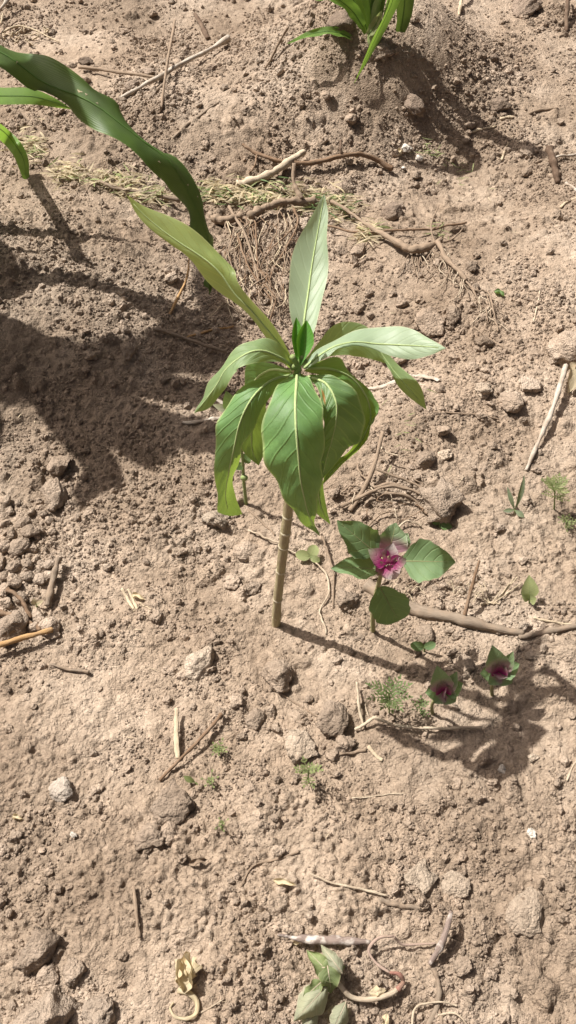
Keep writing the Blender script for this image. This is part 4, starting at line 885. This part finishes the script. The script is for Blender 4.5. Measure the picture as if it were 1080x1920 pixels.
tr = [([(818, 470), (832, 490), (850, 512), (872, 535)], 5.5, 4.5, (.012, .01, .01, .006), None), ([(872, 535), (890, 553), (912, 560), (924, 598), (932, 626)], 2.4, 1.5, (.006, .008, .01, .008, .002), ROOT), ([(880, 540), (892, 565), (905, 580)], 2.6, 1.6, (.006, .006, .002), None), ([(820, 466), (845, 462), (865, 443)], 3, 1.8, (.012, .014, .012), None), ([(812, 466), (806, 440), (818, 415)], 2.2, 1.4, (.012, .02, .03), ROOT), ([(614, 434), (703, 447), (799, 440), (873, 429)], 2.6, 2.2, (.01, .012, .01, .008), BROWN)]
for k in range(46):
    f = rg.random(); x = 770+f*150+rg.uniform(-12, 12); y = 472+(max(0, f-.3)/.7)*110+rg.uniform(-8, 12)
    tr.append(([(x, y), (x+rg.uniform(-18, 22), y+rg.uniform(8, 30)), (x+rg.uniform(-30, 34), y+rg.uniform(20, 56))], 1.3, 0.8, (.008, .006, .001), rg.choice([ROOT, ROOT, PALEROOT])))
rooted('trailing_root', 'long root with hairy rootlets trailing down the slope at the right', 'root', ([(618, 393), (660, 420), (700, 445), (745, 470), (770, 481), (800, 476), (825, 464)], 3.5, 6, (.014, .014, .012, .012, .012, .012, .012), dict(radii=(3.5, 4, 5, 7, 8.5, 7.5, 4.5))), tr, ROOT)
rooted('buried_log', 'smooth dusty log half buried behind the purple-hearted weed', 'log', ([(688, 1098), (735, 1132), (790, 1150), (860, 1166), (920, 1181), (980, 1190)], 15, 8, (.0, .003, .005, .006, .005, .003), dict(radii=(16, 15, 13, 12, 10, 7), rough=0.10, lift=-.1)),
  [([(868, 1164), (876, 1130), (886, 1094)], 4.5, 3, (.012, .03, .05), BROWN)], GREYWOOD, 'side_twig', 'limb')
rt = [([(656, 960), (693, 906), (714, 842)], 6, 4, (.0, .016, .034), None), ([(700, 925), (740, 922), (800, 945), (850, 988)], 4.5, 2.6, (.01, .012, .01, .0), None), ([(720, 935), (770, 945), (800, 968)], 4, 2.4, (.01, .01, .004), None), ([(712, 858), (722, 866), (744, 873)], 2.6, 1.6, (.02, .02, .02), PALEROOT), ([(668, 880), (675, 900), (690, 915)], 3, 2, (.008, .012, .012), None), ([(645, 930), (660, 920), (700, 932)], 2.4, 1.6, (.01, .012, .01), None), ([(705, 895), (760, 915), (840, 950)], 3, 1.8, (.016, .014, .01), None), ([(690, 990), (715, 970), (745, 968)], 2.2, 1.5, (.004, .006, .006), None), ([(730, 1010), (760, 985), (790, 990)], 2.6, 1.6, (.004, .008, .004), PALEROOT)]
for k in range(14):
    x = rg.uniform(640, 780); y = rg.uniform(900, 965); rt.append(([(x, y), (x+rg.uniform(-25, 25), y+rg.uniform(5, 25)), (x+rg.uniform(-35, 45), y+rg.uniform(5, 40))], 1.5, 0.9, (.01, .01, .002), rg.choice([ROOT, PALEROOT, BROWN])))
rooted('root_clump', 'clump of bare brown roots sticking up right of the stem', 'root', ([(640, 955), (690, 935), (735, 925), (790, 940), (845, 984)], 4.5, 2.4, (.004, .012, .014, .012, .0)), rt, ROOT)
rt = []
for k in range(26):
    x = rg.uniform(720, 930); y = rg.uniform(1090, 1150); a = rg.uniform(-30, 30); rt.append(([(x, y), (x+a*.5, y+rg.uniform(-16, 8)), (x+a, y+rg.uniform(-22, 14))], 1.4, 0.9, (.004, .012, .008), rg.choice([STRAW, PALEROOT, ROOT])))
rooted('dry_grass_tuft', 'tuft of dead grass fibres lying behind the buried log', 'dead grass', ([(745, 1135), (790, 1098), (850, 1075)], 2, 1.4, (.004, .008, .01)), rt, ROOT, 'fibre', 'stalk')
rt = []
for (a, b, c, d) in ((915, 1135, 880, 1118), (915, 1136, 892, 1105), (916, 1134, 903, 1102), (930, 1132, 965, 1095), (930, 1133, 958, 1098), (928, 1134, 950, 1106), (922, 1134, 935, 1118), (925, 1135, 972, 1106)): rt.append(([(a, b), ((a+c)/2, (b+d)/2), (c, d)], 1.7, 1.1, (.002, .008, .014), STRAW))
rooted('straw_tuft', 'splayed tuft of pale straw right of the twig on the log', 'straw', ([(900, 1137), (918, 1134), (936, 1135)], 2, 1.6, (.002, .003, .002)), rt, STRAW, 'fibre', 'crown_of_roots')
GREYGREEN = leaf_mat('grey_green_leaf', (0.20, 0.24, 0.15), (0.24, 0.28, 0.18), (0.26, 0.29, 0.2), (0.24, 0.3, 0.12), rough=0.7)
# ------------------------------------------------------------------ weeds
def petiole(parent, org, a, b, r, material=None, name='leaf_stalk'):
    mb = MB(); tube(mb, [a, (np.asarray(a)+np.asarray(b))/2+np.array([0, 0, 0.001]), b], r, r*0.7, sides=6, n=8); return build(name, mb, material or WSTEM, org, parent)
def wleaf(parent, org, a, b, w, material, up, name='leaf', rib=0.0006, ribmat=None, **k):
    mb = MB(); c, nn = pleaf(mb, a, b, w, up=up, nv=28, nu=10, **k); lf = build(name, mb, material, org, parent)
    if rib:
        mb = MB(); i = np.linspace(0, 24, 10).astype(int); tube(mb, c[i], rib, rib*.3, sides=5, n=14); build('midrib', mb, ribmat or GREENSTEM, org, lf)
    return lf
pb = G(700, 1184); yb_ = pb[1]; mp = m_per_px(pb)
pw = thing('purple_hearted_weed', pb, 'largest goosefoot weed with a magenta heart right of the stem', 'weed')
top = PY(722, 1052, yb_-.008)
mb = MB(); tube(mb, [pb-np.array([0, 0, .006]), PY(700, 1140, yb_), PY(708, 1100, yb_-.004), top], 4.6*mp, 3.2*mp, sides=9, n=24, rough=.02); build('stem', mb, WSTEM, pb, pw)
def PW(x, y, d=0.0): return PY(x, y, yb_+d)
for (a, b, w, mt, up, kw) in (
  ((708, 1040, .004), (632, 976, .022), 64, GOOSE, (-.15, -.45, .85), dict(arch=.05)),
  ((714, 1068, -.008), (620, 1066, -.012), 46, GOOSE, (0, -.25, .95), dict(arch=.08)),
  ((752, 1052, -.004), (854, 1054, -.010), 78, GOOSE, (.1, -.5, .85), dict(arch=.06)),
  ((712, 1100, -.010), (748, 1164, -.032), 74, GOOSE, (.1, -.9, .3), dict(arch=.06, prof=ROUND)),
  ((728, 1036, .010), (742, 980, .030), 62, GOOSEY, (.0, -.7, .6), dict(arch=.12)),
  ((742, 1030, .012), (765, 1000, .026), 34, GOOSEY, (.2, -.5, .8), dict(arch=.1))):
    A = PW(*a); B = PW(*b)
    wleaf(pw, pb, A, B, w*mp*.92, mt, up, teeth=.07, tk=6, wave=.0018, wk=2.2, gut=.36, quilt=.0009, nve=5, ribmat=WSTEM, **kw); petiole(pw, pb, top, A, 1.6*mp)
for (a, b, w, mt, up) in (
  ((726, 1058, -.006), (690, 1030, .004), 36, MAGENTA, (.4, -.6, .7)), ((728, 1060, -.008), (742, 1086, -.020), 34, MEALY, (.0, -.8, .5)), ((730, 1056, -.006), (764, 1050, -.004), 26, MAGENTA, (-.3, -.6, .7)),
  ((724, 1056, -.004), (737, 1018, .010), 34, MEALY, (0, -.8, .5)), ((722, 1060, -.008), (706, 1078, -.014), 30, MAGENTA, (.3, -.7, .6)),
  ((726, 1054, -.010), (718, 1036, -.012), 11, MAGENTA, (0, -.9, .4)), ((728, 1056, -.010), (744, 1044, -.012), 10, MAGENTA, (0, -.9, .4)), ((726, 1058, -.012), (730, 1040, -.016), 9, MAGENTA, (0, -.9, .4)), ((724, 1058, -.012), (712, 1052, -.014), 9, MAGENTA, (0, -.9, .4)), ((728, 1060, -.012), (738, 1060, -.018), 9, MAGENTA, (0, -.9, .4))):
    wleaf(pw, pb, PW(*a), PW(*b), w*mp, mt, up, name='heart_leaf', rib=0, arch=.10, gut=.3, teeth=.06, tk=4)
def small_goose(x, y, s, label, lean=0.0):
    b = G(x, y); m_ = m_per_px(b); yy = b[1]
    t = thing('small_goosefoot_weed', b, label, 'weed', 'small purple-hearted weeds in the shade')
    hd = PY(x+4*s+lean, y-38*s, yy-.002)
    mb = MB(); tube(mb, [b-np.array([0, 0, .004]), PY(x-1, y-18*s, yy), hd], 3.4*s*m_, 2.2*s*m_, sides=7, n=12); build('stem', mb, WSTEM, b, t)
    for (dx, dy, dd, w, mt, up, nm) in ((-10, -44, .012, 30, GOOSEY, (0, -.8, .5), 'leaf'), (34, -14, .006, 26, GOOSE, (-.3, -.6, .7), 'leaf'), (-30, 2, .002, 26, GOOSE, (.4, -.6, .7), 'leaf'), (22, 18, -.01, 24, GOOSEY, (0, -.8, .5), 'leaf'), (-16, 20, -.012, 20, GOOSEY, (0, -.8, .5), 'leaf'), (24, -34, .010, 20, GOOSEY, (-.1, -.8, .5), 'leaf'),
       (-10, -12, .0, 18, MAGENTA, (.2, -.9, .4), 'heart_leaf'), (12, -10, .0, 18, MAGENTA, (-.2, -.9, .4), 'heart_leaf'), (2, 12, -.01, 22, MEALY, (0, -.9, .3), 'heart_leaf'), (1, -18, .002, 10, MAGENTA, (0, -.9, .4), 'heart_leaf')):
        c = PY(x+4*s+lean+dx*s, y-38*s+dy*s, yy-.002+dd)
        wleaf(t, b, hd, c, w*s*m_*1.3, mt, up, name=nm, rib=0.0004 if nm == 'leaf' else 0, arch=.1, gut=.3, teeth=.08, tk=5)
small_goose(812, 1338, 1.1, 'small purple-hearted weed above the level straw, left of its twin', lean=14)
small_goose(924, 1304, 1.15, 'small purple-hearted weed further right, below the buried log', lean=6)

def feather_leaf(mb, a, b, up, wid, pairs, lw):
    a = np.asarray(a); b = np.asarray(b); d = b-a; L = np.linalg.norm(d); d = d/L; s = np.cross(d, np.asarray(up, float)); s /= np.linalg.norm(s)+1e-9; u = np.cross(s, d)
    mid = (a+b)/2+u*L*.10; C = crom([a, mid, b], 12)
    tube(mb, C, lw*.22, lw*.12, sides=4, n=10)
    for k in range(pairs):
        f = .25+.72*k/max(1, pairs-1); p = C[int(f*11)]; ww = wid*(math.sin(math.pi*min(.96, .2+f*.75))**.8)
        for sg in (-1, 1): pleaf(mb, p, p+s*sg*ww*.75+d*ww*.75+u*ww*.15, lw, up=u, prof=LANCE, nv=5, nu=2, arch=.06)
    pleaf(mb, C[-2], b+d*wid*.4, lw, up=u, prof=LANCE, nv=5, nu=2)
def feather(x, y, hgt, n, ll, label, material, seed, pairs=4, lw=3.4, splay=1.0, side=0.0):
    b = G(x, y); m_ = m_per_px(b); t = thing('feathery_seedling', b, label, 'weed', 'feathery seedlings'); r = random.Random(seed)
    tp = PY(x, y-hgt, b[1]); mb = MB(); tube(mb, [b-np.array([0, 0, .003]), (b+tp)/2, tp], 1.6*m_, 1.1*m_, sides=6, n=8); build('stem', mb, GREENSTEM, b, t)
    for k in range(n):
        a = 2*math.pi*(k+r.uniform(-.2, .2))/n+.4; st_ = b+(tp-b)*r.uniform(.45, 1.0); L = ll*m_*r.uniform(.75, 1.1)
        e = st_+np.array([math.cos(a)*L*splay+side*L, math.sin(a)*L*splay, L*r.uniform(.25, .8)])
        mb = MB(); feather_leaf(mb, st_, e, (0, 0, 1), ll*m_*.42, pairs, lw*m_); build('leaf', mb, material, b, t)
feather(730, 1338, 40, 10, 38, 'largest feathery seedling above the bent straw, its tips sunlit', FEATHER, 1, pairs=5, lw=3.6)
feather(790, 1340, 14, 6, 20, 'tiny feathery seedling left of a small purple-hearted weed', FEATHER, 2, pairs=3)
feather(578, 1468, 26, 8, 26, 'feathery seedling standing alone below the flat-faced pale clod', FEATHERP, 3)
feather(410, 1414, 12, 7, 17, 'tiny feathery seedling right of the dark brown twig', FEATHERP, 4, pairs=3)
feather(416, 1556, 12, 4, 13, 'smallest feathery seedling, low on the bare soil', FEATHERP, 5, pairs=2)
feather(1040, 955, 42, 15, 32, 'bushy pale feathery seedling at the right edge', FEATHERP, 6, pairs=5, lw=2.6, splay=.8)
feather(1062, 990, 12, 8, 20, 'low feathery sprig under the bushy one at the right edge', FEATHERP, 7, pairs=3, lw=2.4)
feather(395, 1470, 6, 5, 18, 'flattened yellow-green sprig beside the largest knobbly clod', FEATHERP, 8, pairs=2)
def plantlet(name, x, y, label, leaves, material, stem_h=10, cat='weed', prof=ROUND, smat=None):
    b = G(x, y); m_ = m_per_px(b); t = thing(name, b, label, cat)
    tp = PY(x, y-stem_h, b[1]); mb = MB(); tube(mb, [b-np.array([0, 0, .003]), (b+tp)/2+np.array([.0006, 0, 0]), tp], 2.2*m_, 1.5*m_, sides=6, n=8); build('stem', mb, smat or GREENSTEM, b, t)
    for (dx, dy, dd, w, up) in leaves: wleaf(t, b, tp, PY(x+dx, y-stem_h+dy, b[1]+dd), w*m_, material, up, arch=.08, gut=.2, prof=prof, rib=.0003)
    return t
plantlet('two_leaved_seedling', 795, 1222, 'two-leaved seedling in the shade below the buried log', ((-26, -6, .0, 18, (0, -.6, .8)), (22, -8, .0, 16, (0, -.6, .8))), GOOSE, 8)
plantlet('two_leaved_seedling', 824, 988, 'two-leaved seedling at the end of the bare root clump', ((-14, -14, .006, 18, (0, -.6, .8)), (24, 10, -.006, 15, (0, -.6, .8))), WEED, 6)
plantlet('two_leaved_seedling', 582, 1050, 'pale two-leaved seedling just right of the stem', ((-28, -6, .004, 20, (0, -.6, .8)), (10, -22, .014, 22, (0, -.6, .8)), (18, 8, -.004, 14, (0, -.6, .8))), FUZZY, 6)
plantlet('fuzzy_seedling', 992, 1132, 'fuzzy pale green seedling above the seedling shadow', ((0, -46, .02, 34, (0, -.8, .5)), (14, -2, -.004, 22, (0, -.6, .8)), (-14, -8, .0, 16, (0, -.6, .8))), FUZZY, 8, prof=OV)
plantlet('grass_seedling', 965, 962, 'grey-green grassy seedling below the long leaning stick', ((18, -66, .03, 11, (.2, -.8, .5)), (-14, -44, .02, 9, (-.2, -.8, .5)), (18, 14, -.010, 11, (0, -.6, .8)), (-22, 2, .0, 9, (0, -.6, .8))), GREYGREEN, 6, prof=LANCE)
plantlet('green_sprout', 366, 1470, 'flat green blade by the largest knobbly clod', ((-22, -12, .004, 12, (0, -.5, .9)), (20, 12, -.004, 7, (0, -.5, .9))), FEATHERP, 3, prof=LANCE)
plantlet('green_sprout', 68, 1138, 'tiny yellow leaf beside the grey wood chip', ((-6, -12, .004, 14, (0, -.5, .9)), (14, -8, .0, 10, (0, -.5, .9))), DRYLEAF, 4, prof=OV)
plantlet('grass_sprout', 392, 545, 'small green sprout at the tip of the drooping maize leaf', ((4, 18, -.004, 12, (0, -.8, .5)), (-8, -18, .006, 12, (0, -.8, .5))), WEED, 4, prof=LANCE)
# bud-bearing weed behind the lower left leaf
bb = G(462, 945); m_ = m_per_px(bb); bw = thing('bud_bearing_weed', bb, 'weed with a round bud behind the lower left leaf of the seedling', 'weed')
hd = PY(455, 862, bb[1]); mb = MB(); tube(mb, [bb-np.array([0, 0, .004]), PY(457, 900, bb[1]), hd, PY(446, 800, bb[1]+.004), PY(436, 770, bb[1]+.008)], 3.4*m_, 2.2*m_, sides=7, n=20); build('stem', mb, GREENSTEM, bb, bw)
Vb, Fb = lump(77, sub=3, facets=0, rough=0.02); mb = MB(); mb.add(Vb*np.array([6, 6, 10])*m_+PY(458, 896, bb[1]-.004), Fb); build('bud', mb, GREENSTEM, bb, bw)
for (a, b, w, mt) in (((455, 866), (470, 850), 22, WEED), ((455, 868), (440, 880), 18, WEED), ((437, 772), (424, 733), 26, GOOSE), ((437, 772), (398, 758), 15, WHITEWOOD)):
    wleaf(bw, bb, PY(*a, bb[1]), PY(*b, bb[1]+.004), w*m_, mt if mt is not WHITEWOOD else GREYLEAF, (0, -.7, .7), arch=.06, rib=.0003)

# ------------------------------------------------------------------ pulled weed wilting at the bottom
wb = G(650, 1868); m_ = m_per_px(wb)
ww = thing('wilted_weed', wb, 'pulled weed with wilted leaves and a red root at the bottom', 'weed')
def gp_(x, y, h=0.0): return G(x, y)+np.array([0, 0, h])
C = crom([gp_(628, 1845, .020), gp_(655, 1872, .012), gp_(690, 1878, .010), gp_(730, 1868, .012), gp_(747, 1855, .012)], 24)
mb = MB(); tube(mb, C, 4.5*m_, 5.0*m_, sides=9, n=28, rough=.03); build('stem', mb, PALEROOT, wb, ww)
mb = MB(); tube(mb, [gp_(743, 1860, .012), gp_(753, 1846, .014), gp_(746, 1833, .016), gp_(728, 1830, .016)], 5*m_, 3.5*m_, sides=9, n=16, rough=.12); build('red_root', mb, REDROOT, wb, ww)
mb = MB(); tube(mb, [gp_(728, 1830, .016), gp_(706, 1812, .010), gp_(690, 1788, .012), (gp_(705, 1768, .018)), gp_(735, 1762, .016)], 2.6*m_, 3*m_, sides=8, n=24, rough=.14); build('root', mb, PINKROOT, wb, ww)
mb = MB(); tube(mb, [gp_(735, 1762, .016), gp_(752, 1775, .01), gp_(780, 1774, .008), gp_(815, 1771, .006)], 2.8*m_, 1.5*m_, sides=8, n=20, rough=.14); build('root', mb, PINKROOT, wb, ww)
for (a, b, w, h0, h1, mt, kw) in (((634, 1850), (574, 1792), 44, .020, .026, WILT, dict(arch=.10, curl=.004)), ((612, 1822), (620, 1866), 40, .028, .012, WILT, dict(arch=.3)), ((602, 1826), (645, 1822), 36, .030, .024, WILT, dict(arch=.12, curl=-.004)),
   ((616, 1850), (550, 1920), 30, .022, .016, GREYLEAF, dict(arch=.22, curl=-.016)), ((604, 1848), (566, 1880), 26, .026, .022, WILT, dict(arch=.15)), ((640, 1838), (600, 1784), 20, .030, .03, GREYLEAF, dict(arch=.2, curl=-.006)), ((648, 1882), (620, 1942), 20, .014, .012, GREYLEAF, dict(arch=.2, curl=-.010)), ((690, 1866), (722, 1862), 15, .012, .014, DRYLEAF, dict(arch=.15, curl=-.002)), ((595, 1890), (566, 1935), 20, .012, .006, GREYLEAF, dict(arch=.2, curl=-.006)), ((725, 1900), (714, 1940), 12, .006, .008, DRYLEAF, dict(arch=.2))):
    wleaf(ww, wb, gp_(*a, h0), gp_(*b, h1), w*m_, mt, (0, -.2, 1), wave=.0025, wk=2.2, quilt=.0010, nve=6, ribmat=PALEROOT, gut=.25, **kw)
# curled dry leaf
db = G(350, 1850); m_ = m_per_px(db); dl = thing('curled_dry_leaf', db, 'curled cream dry leaf with a looped stalk at the lower left', 'dry leaf')
for (a, b, w, h0, h1, tw, cu) in (((345, 1862), (358, 1790), 44, .004, .010, .9, .012), ((338, 1850), (330, 1805), 26, .003, .014, -.8, .008), ((350, 1848), (366, 1800), 22, .008, .018, 1.4, -.006)):
    mb = MB(); pleaf(mb, gp_(*a, h0), gp_(*b, h1), w*m_, up=(.2, -.2, 1), prof=OV, arch=.15, twist=tw, nv=28, nu=10, wave=.004, wk=2.5, curl=cu, quilt=.0012, nve=7); build('blade', mb, DRYLEAF, db, dl)
mb = MB(); tube(mb, [gp_(335, 1858, .005), gp_(355, 1864, .006), gp_(370, 1880, .006), gp_(368, 1902, .005), gp_(352, 1911, .004), gp_(330, 1908, .004), gp_(320, 1893, .004), gp_(326, 1880, .004)], 6*m_, 1.6*m_, sides=7, n=40, flatten=.5); build('stalk', mb, DRYLEAF, db, dl)
mb = MB(); tube(mb, [gp_(372, 1902, .003), gp_(395, 1890, .003), gp_(420, 1874, .003)], 1.8*m_, 1.2*m_, sides=6, n=14); build('fibre', mb, PALEROOT, db, dl)
def dryleaf(x0, y0, x1, y1, w, label, mt=None, h=.004, arch=.15, curl=.003):
    a = gp_(x0, y0, h); b = gp_(x1, y1, h); mb = MB(); pleaf(mb, a, b, w*m_per_px(a), up=(0, -.3, 1), prof=OV, arch=arch, twist=.4, nv=20, nu=8, wave=.002, wk=2, curl=curl)
    o = build('dry_leaf', mb, mt or DRYLEAF, a, None); tag(o, label, 'dry leaf')
dryleaf(512, 1652, 556, 1662, 14, 'small yellow dry leaf above the mottled stick, lying alone')
dryleaf(550, 1768, 572, 1765, 14, 'yellow leaf scrap on the thin end of the mottled stick')
dryleaf(26, 1532, 44, 1538, 12, 'tiny cream leaf scrap at the left edge low down')
dryleaf(355, 1622, 390, 1614, 14, 'brown splintered leaf scrap below the smallest feathery seedling', ROOT, arch=.3)
dryleaf(248, 1118, 272, 1128, 12, 'papery scrap between the short yellow straws')
dryleaf(1082, 690, 1062, 745, 40, 'cream dry leaf at the right edge by the leaning stick', DRYLEAF, h=.008, arch=.2)
dryleaf(1085, 700, 1068, 716, 20, 'reddish dry leaf scrap at the right edge by the leaning stick', REDROOT, h=.012)
dryleaf(745, 296, 752, 284, 12, 'yellow leaf crumb beside the white stones')
dryleaf(690, 52, 712, 46, 16, 'yellow withered leaf at the foot of the far maize')
dryleaf(925, 550, 945, 560, 12, 'small yellow-green leaf scrap at the end of the trailing root', WEED)
# withered stems in the top left corner
rt = []
for k in range(16):
    x = rg.uniform(2, 95); y = rg.uniform(50, 92); rt.append(([(x, y), (x+rg.uniform(-14, 14), y+rg.uniform(-14, 8)), (x+rg.uniform(-26, 26), y+rg.uniform(-16, 10))], 1.8, 1.0, (.006, .014, .008), rg.choice([STRAW, STRAW, ROOT, DARKWOOD])))
rooted('withered_weed', 'withered weed lying in the top left corner', 'weed', ([(0, 72), (35, 60), (70, 68), (112, 84)], 2.4, 1.5, (.006, .012, .012, .004)), rt, STRAW, 'withered_stalk', 'stem')

# ------------------------------------------------------------------ cut dry grass lying in a band behind the seedling
def litter(name, spots, n, material, label, seed, wpx=3.0, lpx=(14, 42), hmax=.016):
    r = random.Random(seed); mb = MB()
    for k in range(n):
        (x, y, sx, sy) = r.choice(spots); x = r.gauss(x, sx); y = r.gauss(y, sy)
        p = G(x, y)+np.array([0, 0, r.uniform(.001, hmax)]); m_ = m_per_px(p); L = r.uniform(*lpx)*m_; a = r.gauss(0, .7)+(math.pi if r.random() < .5 else 0)
        d = np.array([math.cos(a), math.sin(a), r.uniform(-.35, .35)])*L
        pleaf(mb, p-d/2, p+d/2, wpx*m_*r.uniform(.6, 1.2), up=(r.uniform(-.5, .5), -.4, .8), arch=r.uniform(-.12, .22), prof=LANCE, nv=6, nu=2, twist=r.uniform(-1, 1))
    o = build(name, mb, material, (0, 0, 0)); return tag(o, label, 'dry grass', kind='stuff')
LS = [(130, 330, 18, 10), (190, 340, 25, 9), (240, 350, 25, 10), (290, 372, 25, 10), (400, 368, 20, 9), (440, 372, 25, 11), (480, 378, 28, 11), (520, 372, 25, 12), (590, 380, 25, 14), (640, 395, 18, 14), (690, 445, 14, 10), (60, 280, 16, 14)]
litter('cut_grass', LS, 800, DRYLEAF, 'band of cut straw-coloured grass lying behind the seedling', 1, wpx=3.8)
litter('green_cut_grass', LS, 200, FUZZY, 'greenish cut grass mixed into the straw band', 2)
litter('dark_cut_grass', LS[4:10], 90, WEED, 'dark green grass bits in the straw band', 3, wpx=2.4)
litter('straw_bits', [(540, 960, 420, 620)], 110, STRAW, 'tiny straw fibres sprinkled over the soil', 4, wpx=2.2, lpx=(8, 26), hmax=.003)
litter('grass_wisps', [(820, 440, 14, 12), (865, 330, 20, 14), (800, 290, 16, 10), (760, 800, 40, 40)], 60, FUZZY, 'thin pale grass wisps on the right slope', 5, wpx=1.8, lpx=(12, 30))
